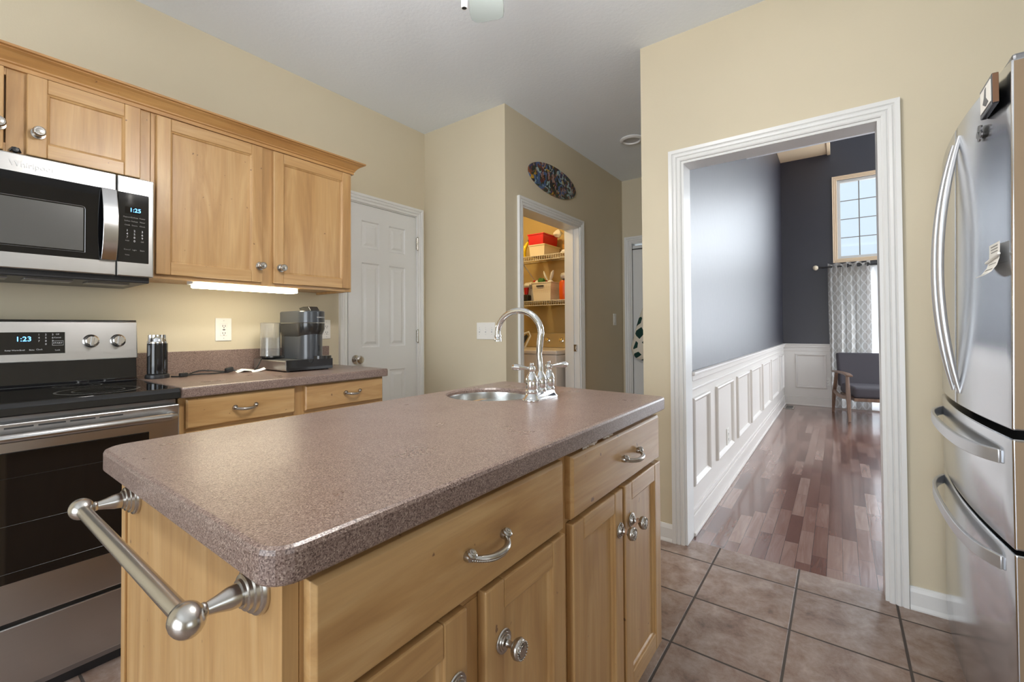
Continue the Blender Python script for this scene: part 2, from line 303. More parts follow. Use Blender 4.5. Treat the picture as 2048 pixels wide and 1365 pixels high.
# ---------------------------------------------------------------- mesh helpers
ORG = {}
class MB:
    def __init__(s): s.bm = bmesh.new(); s.sm = set()
    def box(s, x0, x1, y0, y1, z0, z1):
        v = [s.bm.verts.new((x, y, z)) for x in (x0, x1) for y in (y0, y1) for z in (z0, z1)]
        for f in ((0, 1, 3, 2), (4, 6, 7, 5), (0, 4, 5, 1), (2, 3, 7, 6), (0, 2, 6, 4), (1, 5, 7, 3)): s.bm.faces.new([v[i] for i in f])
        return s
    def rbox(s, c, size, rot):   # rotated box: centre, full size, euler
        M = Matrix.Translation(c) @ Euler(rot).to_matrix().to_4x4()
        h = [q/2 for q in size]
        v = [s.bm.verts.new(M @ Vector((x, y, z))) for x in (-h[0], h[0]) for y in (-h[1], h[1]) for z in (-h[2], h[2])]
        for f in ((0, 1, 3, 2), (4, 6, 7, 5), (0, 4, 5, 1), (2, 3, 7, 6), (0, 2, 6, 4), (1, 5, 7, 3)): s.bm.faces.new([v[i] for i in f])
        return s
    def prism(s, poly, axis, a, b):   # poly: 2-D points in the other two axes (in xyz order), extruded from a to b
        def P(q, t):
            if axis == 'x': return (t, q[0], q[1])
            if axis == 'y': return (q[0], t, q[1])
            return (q[0], q[1], t)
        A = [s.bm.verts.new(P(q, a)) for q in poly]; B = [s.bm.verts.new(P(q, b)) for q in poly]
        s.bm.faces.new(A); s.bm.faces.new(B[::-1]); k = len(poly)
        for i in range(k): s.bm.faces.new((A[i], B[i], B[(i+1) % k], A[(i+1) % k]))
        return s
    def ring(s, pts, close=True): return [s.bm.verts.new(q) for q in pts]
    def loft(s, rings, cap=True, closed=True, smooth=True):
        R_ = [[s.bm.verts.new(q) for q in r] for r in rings]
        for a, b in zip(R_, R_[1:]):
            k = len(a)
            for i in range(k if closed else k-1):
                f = s.bm.faces.new((a[i], a[(i+1) % k], b[(i+1) % k], b[i])); f.smooth = smooth
        if cap and closed: s.bm.faces.new(R_[0][::-1]); s.bm.faces.new(R_[-1])
        return s
    def lathe(s, prof, c=(0, 0, 0), axis=(0, 0, 1), seg=24, sy=1.0, smooth=True):   # prof: (radius, height)
        ax = Vector(axis).normalized(); q = Vector((0, 0, 1)).rotation_difference(ax).to_matrix(); c = Vector(c)
        rings = [[c + q @ Vector((r*math.cos(2*PI*i/seg), sy*r*math.sin(2*PI*i/seg), h)) for i in range(seg)] for r, h in [(max(r, 1e-5), h) for r, h in prof]]
        return s.loft(rings, smooth=smooth)
    def tube(s, pts, r, seg=10, cap=True, flat=1.0):
        pts = [Vector(q) for q in pts]; rr = r if isinstance(r, (list, tuple)) else [r]*len(pts)
        rings = []; prev = None
        for i, q in enumerate(pts):
            d = (pts[min(i+1, len(pts)-1)] - pts[max(i-1, 0)]).normalized()
            if prev is None:
                u = d.cross(Vector((0, 0, 1)));
                if u.length < 1e-3: u = d.cross(Vector((1, 0, 0)))
                u.normalize()
            else:
                u = prev - d*prev.dot(d); u.normalize()
            prev = u; w = d.cross(u)
            rings.append([q + (u*math.cos(2*PI*k/seg) + w*math.sin(2*PI*k/seg)*flat)*rr[i] for k in range(seg)])
        return s.loft(rings, cap=cap)
    def strip(s, pts, side, thick):   # flat bent strap: centreline pts, side vector (half width), thickness direction computed
        side = Vector(side); rings = []; pts = [Vector(q) for q in pts]
        for i, q in enumerate(pts):
            d = (pts[min(i+1, len(pts)-1)] - pts[max(i-1, 0)]).normalized(); nrm = d.cross(side).normalized()*thick/2
            rings.append([q-side-nrm, q+side-nrm, q+side+nrm, q-side+nrm])
        return s.loft(rings, smooth=True)
    def sphere(s, c, r, seg=16, sc=(1, 1, 1)):
        g = bmesh.ops.create_uvsphere(s.bm, u_segments=seg, v_segments=max(8, seg*2//3), radius=r)
        for v in g['verts']: v.co = Vector((v.co.x*sc[0], v.co.y*sc[1], v.co.z*sc[2])) + Vector(c)
        for v in g['verts']:
            for f in v.link_faces: f.smooth = True
        return s
    def build(s, name, mat, parent=None, bevel=0, seg=2, origin=None, sub=0):
        bmesh.ops.recalc_face_normals(s.bm, faces=s.bm.faces[:])
        if parent is not None: og = ORG[parent.name]
        elif origin is not None: og = Vector(origin)
        else:
            co = [v.co for v in s.bm.verts]
            og = Vector(((min(c.x for c in co)+max(c.x for c in co))/2, (min(c.y for c in co)+max(c.y for c in co))/2, min(c.z for c in co)))
        for v in s.bm.verts: v.co -= og
        me = bpy.data.meshes.new(name); s.bm.to_mesh(me); s.bm.free()
        if any(q.use_smooth for q in me.polygons): me.set_sharp_from_angle(angle=math.radians(38))
        me.materials.append(MATS[mat] if isinstance(mat, str) else mat)
        o = bpy.data.objects.new(name, me); C.objects.link(o)
        if parent is not None: o.parent = parent; ORG[o.name] = og
        else: o.location = og; ORG[o.name] = og
        if bevel:
            b = o.modifiers.new('bevel', 'BEVEL'); b.width = bevel; b.segments = seg; b.limit_method = 'ANGLE'; b.angle_limit = math.radians(40)
        if sub: q = o.modifiers.new('sub', 'SUBSURF'); q.levels = sub; q.render_levels = sub
        return o
def thing(name, label, cat, loc=(0, 0, 0), group=None):
    o = bpy.data.objects.new(name, None); C.objects.link(o); o.location = loc; o.empty_display_size = .1
    ORG[o.name] = Vector(loc); tag(o, label, cat, group); return o
def tag(o, label, cat, group=None, kind=None):
    o['label'] = label; o['category'] = cat
    if group: o['group'] = group
    if kind: o['kind'] = kind
    return o
def struct(o): o['kind'] = 'structure'; return o
def text(name, body, size, loc, rot, mat, parent, ext=.0006, sx=1.0):
    cu = bpy.data.curves.new(name, 'FONT'); cu.body = body; cu.size = size; cu.extrude = ext; cu.align_x = 'CENTER'; cu.align_y = 'CENTER'; cu.resolution_u = 3
    to = bpy.data.objects.new(name, cu); C.objects.link(to)
    dg = bpy.context.evaluated_depsgraph_get(); me = bpy.data.meshes.new_from_object(to.evaluated_get(dg))
    bpy.data.objects.remove(to); me.name = name
    M = Matrix.Translation(loc) @ Euler(rot).to_matrix().to_4x4() @ Matrix.Diagonal((sx, 1, 1, 1))
    me.transform(Matrix.Translation(-ORG[parent.name]) @ M); me.materials.clear(); me.materials.append(MATS[mat])
    o = bpy.data.objects.new(name, me); C.objects.link(o); o.parent = parent; ORG[o.name] = ORG[parent.name]; return o
def wall_cells(mb, ax, t0, t1, a0, a1, z0, z1, holes):
    As = sorted({a0, a1, *[h[0] for h in holes], *[h[1] for h in holes]}); Zs = sorted({z0, z1, *[h[2] for h in holes], *[h[3] for h in holes]})
    for i in range(len(As)-1):
        run = None
        for j in range(len(Zs)-1):
            am, zm = (As[i]+As[i+1])/2, (Zs[j]+Zs[j+1])/2
            solid = not any(h[0] < am < h[1] and h[2] < zm < h[3] for h in holes)
            if solid:
                if ax == 'y': mb.box(As[i], As[i+1], t0, t1, Zs[j], Zs[j+1])
                else: mb.box(t0, t1, As[i], As[i+1], Zs[j], Zs[j+1])
    bmesh.ops.remove_doubles(mb.bm, verts=mb.bm.verts[:], dist=1e-5)
    # drop faces shared by two cells
    seen = {}
    for f in mb.bm.faces: seen.setdefault(tuple(sorted(v.index for v in f.verts)), []).append(f)
    mb.bm.verts.index_update(); seen = {}
    for f in mb.bm.faces: seen.setdefault(tuple(sorted(v.index for v in f.verts)), []).append(f)
    dead = [f for fs in seen.values() if len(fs) > 1 for f in fs]
    bmesh.ops.delete(mb.bm, geom=dead, context='FACES')
def wall(name, ax, t0, t1, a0, a1, z1, mat, holes=(), z0=0):
    mb = MB(); wall_cells(mb, ax, t0, t1, a0, a1, z0, z1, list(holes)); o = mb.build(name, mat, origin=(0, 0, 0)); struct(o); return o
def casing(mb, ax, t, s, a0, a1, ztop, w=.06, z0=0, bottom=False):
    """moulded frame round an opening; inner edge a0..a1, ztop; face plane t, projecting towards s (+1/-1)"""
    prof = [(0, 0), (0, .011), (.006, .014), (.016, .014), (.020, .010), (.024, .016), (.034, .018), (.040, .013), (.044, .019), (w, .021), (w, 0)]
    def P(a, z, d):
        return (a, t+s*d, z) if ax == 'y' else (t+s*d, a, z)
    if bottom: corners = [(a0, z0, -1, -1), (a0, ztop, -1, 1), (a1, ztop, 1, 1), (a1, z0, 1, -1), (a0, z0, -1, -1)]
    else: corners = [(a0, z0, -1, 0), (a0, ztop, -1, 1), (a1, ztop, 1, 1), (a1, z0, 1, 0)]
    rings = [[P(a+sa*u, z+sz*u, d) for u, d in prof] for a, z, sa, sz in corners]
    mb.loft(rings, cap=not bottom, smooth=False)
def baseboard(name, ax, t, s, a0, a1, h=.09):
    prof = [(0, 0), (.020, 0), (.020, .006), (.014, .018), (.014, h-.020), (.010, h-.008), (.006, h), (0, h)]
    mb = MB()
    if ax == 'y': mb.prism([(t+s*d, z) for d, z in prof], 'x', a0, a1)
    else:
        A = [mb.bm.verts.new((t+s*d, a0, z)) for d, z in prof]; B = [mb.bm.verts.new((t+s*d, a1, z)) for d, z in prof]
        mb.bm.faces.new(A); mb.bm.faces.new(B[::-1]); k = len(prof)
        for i in range(k): mb.bm.faces.new((A[i], B[i], B[(i+1) % k], A[(i+1) % k]))
    return struct(mb.build(name, 'white_trim'))

# ---------------------------------------------------------------- the rooms
YC, ZC, X1, Y1, X2, XD, YD = 2.606, 2.697, 2.494, 1.810, 4.61, 2.4756, .858
XF, YW = 7.88, .656        # far wall of the tall room, its left wall
wall('wall_cabinets', 'y', YC, YC+.12, -2.70, X1+.12, ZC, 'wall_paint', [(1.775, 2.402, 0, 2.013)])
wall('wall_pantry', 'x', X1, X1+.12, Y1+.14, YC, ZC, 'wall_paint')
wall('wall_laundry', 'y', Y1, Y1+.14, X1, X2, ZC, 'wall_paint', [(2.70, 3.607, 0, 2.03)])
wall('wall_hall_end', 'x', X2, X2+.12, .756, 1.95, ZC, 'wall_paint', [(.92, 1.722, 0, 2.03)])
wall('wall_doorway', 'x', XD, XD+.125, -1.12, YD, ZC, 'wall_paint', [(-.150, .648, 0, 2.013)])
wall('wall_hall_right', 'y', YW+.05, YD, XD+.125, X2, ZC, 'wall_paint')
wall('wall_kitchen_right', 'y', -2.42, -2.30, -2.70, XD, ZC, 'wall_paint', [(-1.5, .3, .95, 2.15)])
wall('wall_fridge_side', 'x', XD, XD+.125, -2.42, -1.12, ZC, 'wall_paint')
wall('wall_patio', 'x', -2.70, -2.58, -2.42, YC, ZC, 'wall_paint', [(-.5, 1.7, .10, 2.15)])
mb = MB(); mb.box(-2.70, X2+.12, -2.42, Y1+.14, ZC, ZC+.05); mb.box(-2.70, X1+.12, Y1+.14, YC+.12, ZC, ZC+.05)
struct(mb.build('ceiling', 'ceiling_paint', origin=(0, 0, 0)))
mb = MB(); mb.box(-2.70, 2.548, -2.42, YC+.12, -.05, 0); mb.box(2.548, X2+.12, YW+.05, 3.6, -.05, 0)
struct(mb.build('floor', 'floor_tile', origin=(0, 0, 0)))
mb = MB(); mb.box(2.548, XF+.12, -3.32, YW+.05, -.05, 0)
struct(mb.build('floor_far_room', 'plank_floor', origin=(0, 0, 0)))
# tall room
mb = MB(); mb.box(2.601, XF, YW, YW+.05, .875, 5.0); struct(mb.build('wall_navy_left', 'navy_paint', origin=(0, 0, 0)))
wall('wall_far', 'x', XF, XF+.12, -3.32, YW, 5.0, 'navy_paint', [(-1.90, -.004, 2.080, 3.175), (-1.90, .03, .04, 1.90), (-2.95, -2.0, 2.0, 4.2), (-2.95, -2.0, .3, 1.90)])
wall('wall_far_right', 'y', -3.32, -3.20, 2.601, XF, 5.0, 'white_wainscot', [(3.8, 6.6, .9, 3.6)])
mb = MB(); mb.box(2.476, 2.60, -3.32, YW+.2, 2.75, 5.0); struct(mb.build('wall_above_doorway', 'white_wainscot', origin=(0, 0, 0)))
mb = MB(); mb.box(2.476, XF+.12, -3.32, YW+.05, 5.0, 5.05); struct(mb.build('ceiling_tall_room', 'ceiling_paint', origin=(0, 0, 0)))
mb = MB(); mb.box(5.2, XF, .062, YW, 3.572, 3.70); mb.box(5.2, XF, .062, .10, 3.556, 3.575); struct(mb.build('ceiling_soffit', 'cream_soffit', bevel=.004))
# laundry room shell
wall('wall_laundry_back', 'x', 4.25, 4.37, Y1+.14, 3.6, 2.6, 'laundry_paint_lit')
wall('wall_laundry_left', 'y', 3.6, 3.7, X1+.12, 4.37, 2.6, 'laundry_paint_lit')
wall('wall_laundry_side', 'x', X1+.12, X1+.17, YC, 3.6, 2.6, 'laundry_paint_lit')
mb = MB(); mb.box(X1+.12, 4.37, Y1+.14, 3.7, 2.6, 2.65); struct(mb.build('ceiling_laundry', 'laundry_paint_lit', origin=(0, 0, 0)))

# door casings and jambs
mb = MB(); casing(mb, 'x', XD, -1, -.150, .648, 2.013)
mb.box(XD-.002, XD+.127, .636, .648, 0, 2.013); mb.box(XD-.002, XD+.127, -.150, -.138, 0, 2.013); mb.box(XD-.002, XD+.127, -.138, .636, 2.001, 2.013)
struct(mb.build('trim_1', 'white_trim'))
mb = MB(); casing(mb, 'y', Y1, -1, 2.70, 3.607, 2.03)
mb.box(2.70, 2.712, Y1-.002, Y1+.142, 0, 2.03); mb.box(3.595, 3.607, Y1-.002, Y1+.142, 0, 2.03); mb.box(2.712, 3.595, Y1-.002, Y1+.142, 2.018, 2.03)
mb.box(3.583, 3.595, Y1+.05, Y1+.085, 0, 2.018)
struct(mb.build('trim_2', 'white_trim'))
mb = MB(); mb.box(3.578, 3.596, Y1+.020, Y1+.048, .93, .99); mb.box(3.570, 3.580, Y1+.026, Y1+.040, .945, .975)
tag(mb.build('strike_plate', 'pewter', bevel=.001), 'small metal strike plate on the right jamb of the laundry opening', 'strike plate')
mb = MB(); casing(mb, 'y', YC, -1, 1.775, 2.402, 2.013); mb.box(1.775, 1.781, YC-.002, YC+.1, 0, 2.013); mb.box(2.396, 2.402, YC-.002, YC+.1, 0, 2.013); mb.box(1.781, 2.396, YC-.002, YC+.1, 2.006, 2.013)
struct(mb.build('trim_3', 'white_trim'))
mb = MB(); casing(mb, 'x', X2, -1, .92, 1.722, 2.03); mb.box(X2-.002, X2+.1, 1.710, 1.722, 0, 2.03); mb.box(X2-.002, X2+.1, .932, 1.71, 2.018, 2.03)
struct(mb.build('trim_4', 'white_trim'))
baseboard('baseboard_doorway_left', 'x', XD, -1, .710, YD); baseboard('baseboard_doorway_right', 'x', XD, -1, -1.12, -.212)
baseboard('baseboard_laundry', 'y', Y1, -1, 3.67, X2); baseboard('baseboard_pantry', 'x', X1, -1, Y1, YC-.02)
baseboard('baseboard_hall', 'y', YD, 1, XD+.02, X2)

def panel_door(name, ax, t, s, a0, a1, z0, z1, mat):
    """six panel door; face plane t, facing direction s"""
    mb = MB(); W = a1-a0; st = .11*W/.62 if W < .7 else .11; mid = .09
    pw = (W-2*st-mid)/2; cols = [(a0+st, a0+st+pw), (a1-st-pw, a1-st)]
    rows = [(z0+.20, z0+.83), (z0+1.0, z0+1.59), (z0+1.69, z1-.11)]
    def B(a, b, c, d, e, f):   # a..b along, c..d depth, e..f z
        if ax == 'y': mb.box(a, b, min(t+s*c, t+s*d), max(t+s*c, t+s*d), e, f)
        else: mb.box(min(t+s*c, t+s*d), max(t+s*c, t+s*d), a, b, e, f)
    # slab front built as a grid with recessed raised panels
    As = [a0] + [v for c in cols for v in c] + [a1]; Zs = [z0] + [v for r_ in rows for v in r_] + [z1]
    def V(a, z, d): return mb.bm.verts.new((a, t+s*d, z) if ax == 'y' else (t+s*d, a, z))
    for i in range(5):
        for j in range(7):
            A0, A1, Z0, Z1 = As[i], As[i+1], Zs[j], Zs[j+1]
            if i in (1, 3) and j in (1, 3, 5):
                ins = [(0, 0), (.008, -.008), (.022, -.008), (.040, -.001)]
                prev = None
                for u, d in ins:
                    r_ = [V(A0+u, Z0+u, d), V(A1-u, Z0+u, d), V(A1-u, Z1-u, d), V(A0+u, Z1-u, d)]
                    if prev:
                        for k in range(4): mb.bm.faces.new((prev[k], prev[(k+1) % 4], r_[(k+1) % 4], r_[k]))
                    prev = r_
                mb.bm.faces.new(prev)
            else: mb.bm.faces.new((V(A0, Z0, 0), V(A1, Z0, 0), V(A1, Z1, 0), V(A0, Z1, 0)))
    bmesh.ops.remove_doubles(mb.bm, verts=mb.bm.verts[:], dist=1e-5)
    B(a0, a1, -.012, -.035, z0, z1)
    for (a, b) in ((a0, a0+.001), (a1-.001, a1)): B(a, b, 0, -.012, z0, z1)
    B(a0, a1, 0, -.012, z1-.001, z1)
    return struct(mb.build(name, mat))
d1 = panel_door('door_1', 'y', YC-.004, -1, 1.783, 2.394, .01, 2.003, 'white_door')
mb = MB(); kx, kz = 1.842, .93
mb.lathe([(.0, 0), (.031, 0), (.031, .006), (.012, .010), (.011, .03), (.020, .036), (.028, .048), (.028, .058), (.020, .066), (0, .068)], (kx, YC-.004, kz), (0, -1, 0), 24)
mb.build('door_handle', 'nickel', d1)
for hz in (1.80, 1.08, .25):
    mb = MB(); mb.tube([(2.402, YC-.016, hz-.045), (2.402, YC-.016, hz+.045)], .006, 10); mb.sphere((2.402, YC-.016, hz+.048), .007, 8); mb.sphere((2.402, YC-.016, hz-.048), .007, 8); mb.box(2.390, 2.414, YC-.013, YC-.010, hz-.045, hz+.045)
    mb.build('hinge', 'nickel', d1)
d2 = panel_door('door_2', 'x', X2+.02, -1, .935, 1.706, .01, 2.0, 'white_door')
mb = MB(); mb.box(X2+.002, X2+.018, .94, 1.708, 1.955, 1.963); mb.build('weatherstrip', 'slot_dark', d2)

# wainscot of the tall room
def wains(name, ax, t, s, a0, a1, panels, zr=.885):
    mb = MB()
    def B(a, b, d, e, f):
        if ax == 'y': mb.box(a, b, min(t, t+s*d), max(t, t+s*d), e, f)
        else: mb.box(min(t, t+s*d), max(t, t+s*d), a, b, e, f)
    B(a0, a1, .006, 0, zr); o = mb.build(name, 'white_wainscot'); struct(o)
    mb = MB()
    B(a0, a1, .034, zr-.012, zr+.006); B(a0, a1, .022, zr-.045, zr-.012); B(a0, a1, .014, zr-.10, zr-.085)
    mb.build('chair_rail', 'white_wainscot', o, bevel=.004)
    mb = MB(); B(a0, a1, .020, 0, .11); B(a0, a1, .013, .11, .135); B(a0, a1, .030, 0, .02); mb.build('baseboard_strip', 'white_wainscot', o, bevel=.004)
    for (pa, pb) in panels:
        mb = MB(); w = .032
        z0, z1 = .255, .745
        prof = [(0, .006), (.004, .020), (.012, .024), (.022, .018), (w, .006)]
        rings = []
        for a, z, sa, sz in ((pa, z0, 1, 1), (pa, z1, 1, -1), (pb, z1, -1, -1), (pb, z0, -1, 1), (pa, z0, 1, 1)):
            rings.append([((a+sa*u, t+s*d, z+sz*u) if ax == 'y' else (t+s*d, a+sa*u, z+sz*u)) for u, d in prof])
        mb.loft(rings, cap=False, closed=False, smooth=False); mb.build('panel_moulding', 'white_wainscot', o)
    return o
wl_ = wains('wall_wainscot_left', 'y', YW, -1, 2.602, XF, [(2.64, 3.03), (3.24, 3.81), (4.0, 4.58), (4.71, 5.33), (5.49, 6.13), (6.27, 7.0), (7.25, 7.72)])
wr_ = wains('wall_wainscot_far', 'x', XF, -1, .09, YW, [(.14, .51)])
# tall room windows
def window(name, y0, y1, z0, z1, cols, rows, trim):
    mb = MB(); casing(mb, 'x', XF, -1, y0, y1, z1, w=.055, z0=z0, bottom=True); o = struct(mb.build(name, trim))
    mb = MB(); f = .035
    mb.box(XF+.02, XF+.07, y0, y1, z0, z0+f); mb.box(XF+.02, XF+.07, y0, y1, z1-f, z1); mb.box(XF+.02, XF+.07, y0, y0+f, z0+f, z1-f); mb.box(XF+.02, XF+.07, y1-f, y1, z0+f, z1-f)
    mb.build('window_frame', 'white_trim', o)
    mb = MB()
    for i in range(1, cols):
        q = y0+f+(y1-y0-2*f)*i/cols; mb.box(XF+.036, XF+.046, q-.006, q+.006, z0+f, z1-f)
    for j in range(1, rows):
        q = z0+f+(z1-z0-2*f)*j/rows; mb.box(XF+.037, XF+.045, y0+f, y1-f, q-.005, q+.005)
    if cols > 1: mb.build('muntins', 'dim_print', o)
    else: mb.bm.free()
    mb = MB(); mb.box(XF+.050, XF+.054, y0+f*.5, y1-f*.5, z0+f*.5, z1-f*.5); mb.build('window_pane', 'window_glass', o)
    return o
window('window_1', -1.90, -.004, 2.080, 3.175, 9, 4, 'peach_trim')
window('window_2', -1.90, .03, .04, 1.90, 1, 1, 'white_trim')
window('window_3', -2.95, -2.0, 2.0, 4.2, 4, 6, 'peach_trim')
window('window_4', -2.95, -2.0, .3, 1.90, 1, 1, 'white_trim')

mb = MB()
for y in (-.5, .57, 1.64): mb.box(-2.66, -2.60, y, y+.06, .10, 2.15)
for z in (.10, 2.09): mb.box(-2.659, -2.601, -.44, 1.64, z, z+.06)
struct(mb.build('window_5', 'white_trim'))
mb = MB()
for x in (-1.5, -.625, .25): mb.box(x, x+.05, -2.39, -2.33, .95, 2.15)
for z in (.95, 1.52, 2.10): mb.box(-1.45, .25, -2.389, -2.331, z, z+.05)
struct(mb.build('window_6', 'white_trim'))
# ---------------------------------------------------------------- joinery pieces
def shaker_x(name, x0, x1, z0, z1, yb, parent, st=.052, th=.020, rail_b=None):
    """framed door in the xz plane, back at yb, facing -y"""
    rb = rail_b or st; f = yb-th; mb = MB()
    xi0, xi1, zi0, zi1 = x0+st, x1-st, z0+rb, z1-st
    rings = [[(q[0], yb-.001, q[1]) for q in ((xi0-.004, zi0-.004), (xi1+.004, zi0-.004), (xi1+.004, zi1+.004), (xi0-.004, zi1+.004))]]
    for u, y in [(-.004, f+.006), (0, f+.0045), (.005, f+.0065), (.008, f+.011)]:
        rings.append([(xi0+u, y, zi0+u), (xi1-u, y, zi0+u), (xi1-u, y, zi1-u), (xi0+u, y, zi1-u)])
    mb.loft(rings, smooth=False); o = mb.build('door', 'maple_vertical', parent)
    for a, b in ((x0, x0+st), (x1-st, x1)):
        mb = MB(); mb.box(a, b, f, yb, z0, z1); mb.build('door_stile', 'maple_vertical', o, bevel=.003)
    for a, b in ((z0, z0+rb), (z1-st, z1)):
        mb = MB(); mb.box(x0+st, x1-st, f+.0004, yb, a, b); mb.build('door_rail', 'maple_along_x', o, bevel=.003)
    return o
def slab_x(name, x0, x1, z0, z1, yb, parent, th=.020):
    mb = MB(); c = .006
    f = yb-th
    rings = [[(x0, yb, z0), (x1, yb, z0), (x1, yb, z1), (x0, yb, z1)], [(x0, f+c, z0), (x1, f+c, z0), (x1, f+c, z1), (x0, f+c, z1)],
             [(x0+c, f, z0+c), (x1-c, f, z0+c), (x1-c, f, z1-c), (x0+c, f, z1-c)]]
    mb.loft(rings, smooth=False); return mb.build(name, 'maple_along_x', parent, bevel=.001)
def knob(x, yf, z, parent, mat='pewter'):
    mb = MB()
    mb.lathe([(0, 0), (.0195, 0), (.0205, .002), (.0195, .004), (.016, .0045), (.0155, .0065), (.0125, .007), (.012, .009), (.007, .011), (.0055, .015), (.0055, .021),
              (.009, .023), (.0150, .027), (.0178, .032), (.0172, .037), (.0145, .041), (.0135, .0415), (.0135, .0405), (.0105, .0405), (.010, .0425), (.0055, .0435), (0, .0435)], (x, yf, z), (0, -1, 0), 28)
    for i in range(20):   # rope bead round the knob's face
        a = 2*PI*i/20; mb.sphere((x+.0143*math.cos(a), yf-.0413, z+.0143*math.sin(a)), .0016, 6)
    return mb.build('knob', mat, parent)
def pull(x, yf, z, L, parent, tilt=0):
    mb = MB(); h = .026; N = 22
    pts = []; rad = []
    for i in range(N+1):
        u = i/N*2-1
        pts.append((x+u*L/2, yf-.006-h*(1-abs(u)**2.6), z-.004*(1-u*u))); rad.append(.0062-.0016*abs(u)**2)
    mb.tube(pts, rad, 10, flat=.75)
    for i in range(1, 40):  # twisted rope edge
        u = i/40*2-1; mb.sphere((x+u*L/2, yf-.006-h*(1-abs(u)**2.6)-.0015, z-.004*(1-u*u)-.0052), .0021, 6, sc=(1, 1, 1.2))
    for s in (-1, 1):
        mb.lathe([(0, 0), (.0078, 0), (.0082, .006), (.0072, .010), (.005, .0115), (0, .012)], (x+s*L/2, yf, z), (0, -1, 0), 14)
        mb.lathe([(.0088, 0), (.0088, .0035), (.0060, .005), (.0060, .0065), (.0030, .0068), (.0030, .0085), (0, .009)], (x+s*(L/2-.001), yf-.010, z+.004), (0, -.55, .85), 14)
    return mb.build('pull', 'pewter', parent)

# ---------------------------------------------------------------- kitchen island
isl = thing('kitchen_island', 'maple kitchen island cabinet with two drawers and four doors under the long speckled worktop', 'kitchen island', (.87, .79, 0))
IX0, IX1, IF, IB = .250, 1.497, .488, 1.082
mb = MB(); mb.box(IX0+.02, IX1, IF+.02, IB, .10, .12); mb.box(IX0+.02, IX1, IB-.015, IB, .12, .868); mb.box(IX1-.018, IX1, IF+.02, IB-.015, .12, .868); mb.box(.862, .880, IF+.02, IB-.015, .12, .868); mb.box(IX0+.02, .862, IF+.021, IF+.04, .12, .868); mb.box(.88, IX1-.018, IF+.021, IF+.04, .12, .868)
bmesh.ops.remove_doubles(mb.bm, verts=mb.bm.verts[:], dist=1e-5); mb.build('cabinet_body', 'maple_vertical', isl)
mb = MB(); mb.box(IX0+.02, IX1-.01, IF+.075, IB, 0, .10); mb.build('toe_kick', 'maple_along_x', isl)
mb = MB(); mb.box(IX0, IX0+.02, IF, IB, 0, .868); mb.box(IX0-.004, IX0, IB-.018, IB+.004, 0, .868); mb.build('end_panel', 'maple_vertical', isl, bevel=.001)
def stiles(lst, y, z0, z1, par):
    for a, b in lst: mb = MB(); mb.box(a, b, y, y+.02, z0, z1); mb.build('face_frame_stile', 'maple_vertical', par, bevel=.0008)
def rails(lst, zs, y, par):
    for a, b in lst:
        for z0, z1 in zs: mb = MB(); mb.box(a, b, y+.0008, y+.02, z0, z1); mb.build('face_frame_rail', 'maple_along_x', par, bevel=.0008)
stiles(((.2705, .300), (.845, .897), (1.462, 1.497)), IF, .10, .868, isl); stiles(((.532, .590), (1.170, 1.200)), IF, .125, .686, isl)
rails(((.300, .845), (.897, 1.462)), ((.838, .868), (.686, .722), (.10, .125)), IF, isl)
dr = slab_x('drawer', .275, .852, .706, .853, IF, isl); pull(.583, .468, .779, .096, dr)
dr = slab_x('drawer', .891, 1.490, .712, .852, IF, isl); pull(1.232, .468, .781, .110, dr)
dd = shaker_x('door', .275, .537, .118, .698, IF, isl); knob(.510, .468, .592, dd)
dd = shaker_x('door', .584, .856, .118, .698, IF, isl); knob(.630, .468, .595, dd)
dd = shaker_x('door', .893, 1.177, .118, .702, IF, isl); knob(1.153, .468, .598, dd)
dd = shaker_x('door', 1.194, 1.496, .118, .702, IF, isl); knob(1.236, .468, .598, dd)
mb = MB(); mb.tube([(1.153, .446, .602), (1.19, .440, .606), (1.236, .446, .603)], .0035, 8); 
mb.lathe([(.0075, -.003), (.0075, .003)], (1.153, .448, .600), (0, 1, 0), 12); mb.lathe([(.0075, -.003), (.0075, .003)], (1.236, .448, .600), (0, 1, 0), 12)
tag(mb.build('door_tie', 'tie_pink'), 'thin pinkish tie strung between the knobs of the two rightmost island doors', 'tie')
for (x, w_, h_) in ((.96, .075, .024), (1.085, .055, .020)):   # crumpled sealing tape above the second drawer
    mb = MB(); N = 9; g = [[mb.bm.verts.new((x+w_*i/N, IF-.004-random.random()*.010, .866-h_*j/3+random.uniform(-.002, .002))) for j in range(4)] for i in range(N+1)]
    for i in range(N):
        for j in range(3): mb.bm.faces.new((g[i][j], g[i+1][j], g[i+1][j+1], g[i][j+1]))
    o = mb.build('tape_scrap', 'tape_white'); s = o.modifiers.new('s', 'SOLIDIFY'); s.thickness = .0015
    tag(o, ('larger, left-hand' if x < 1 else 'smaller, right-hand') + ' crumpled whitish tape scrap under the island worktop edge', 'tape')

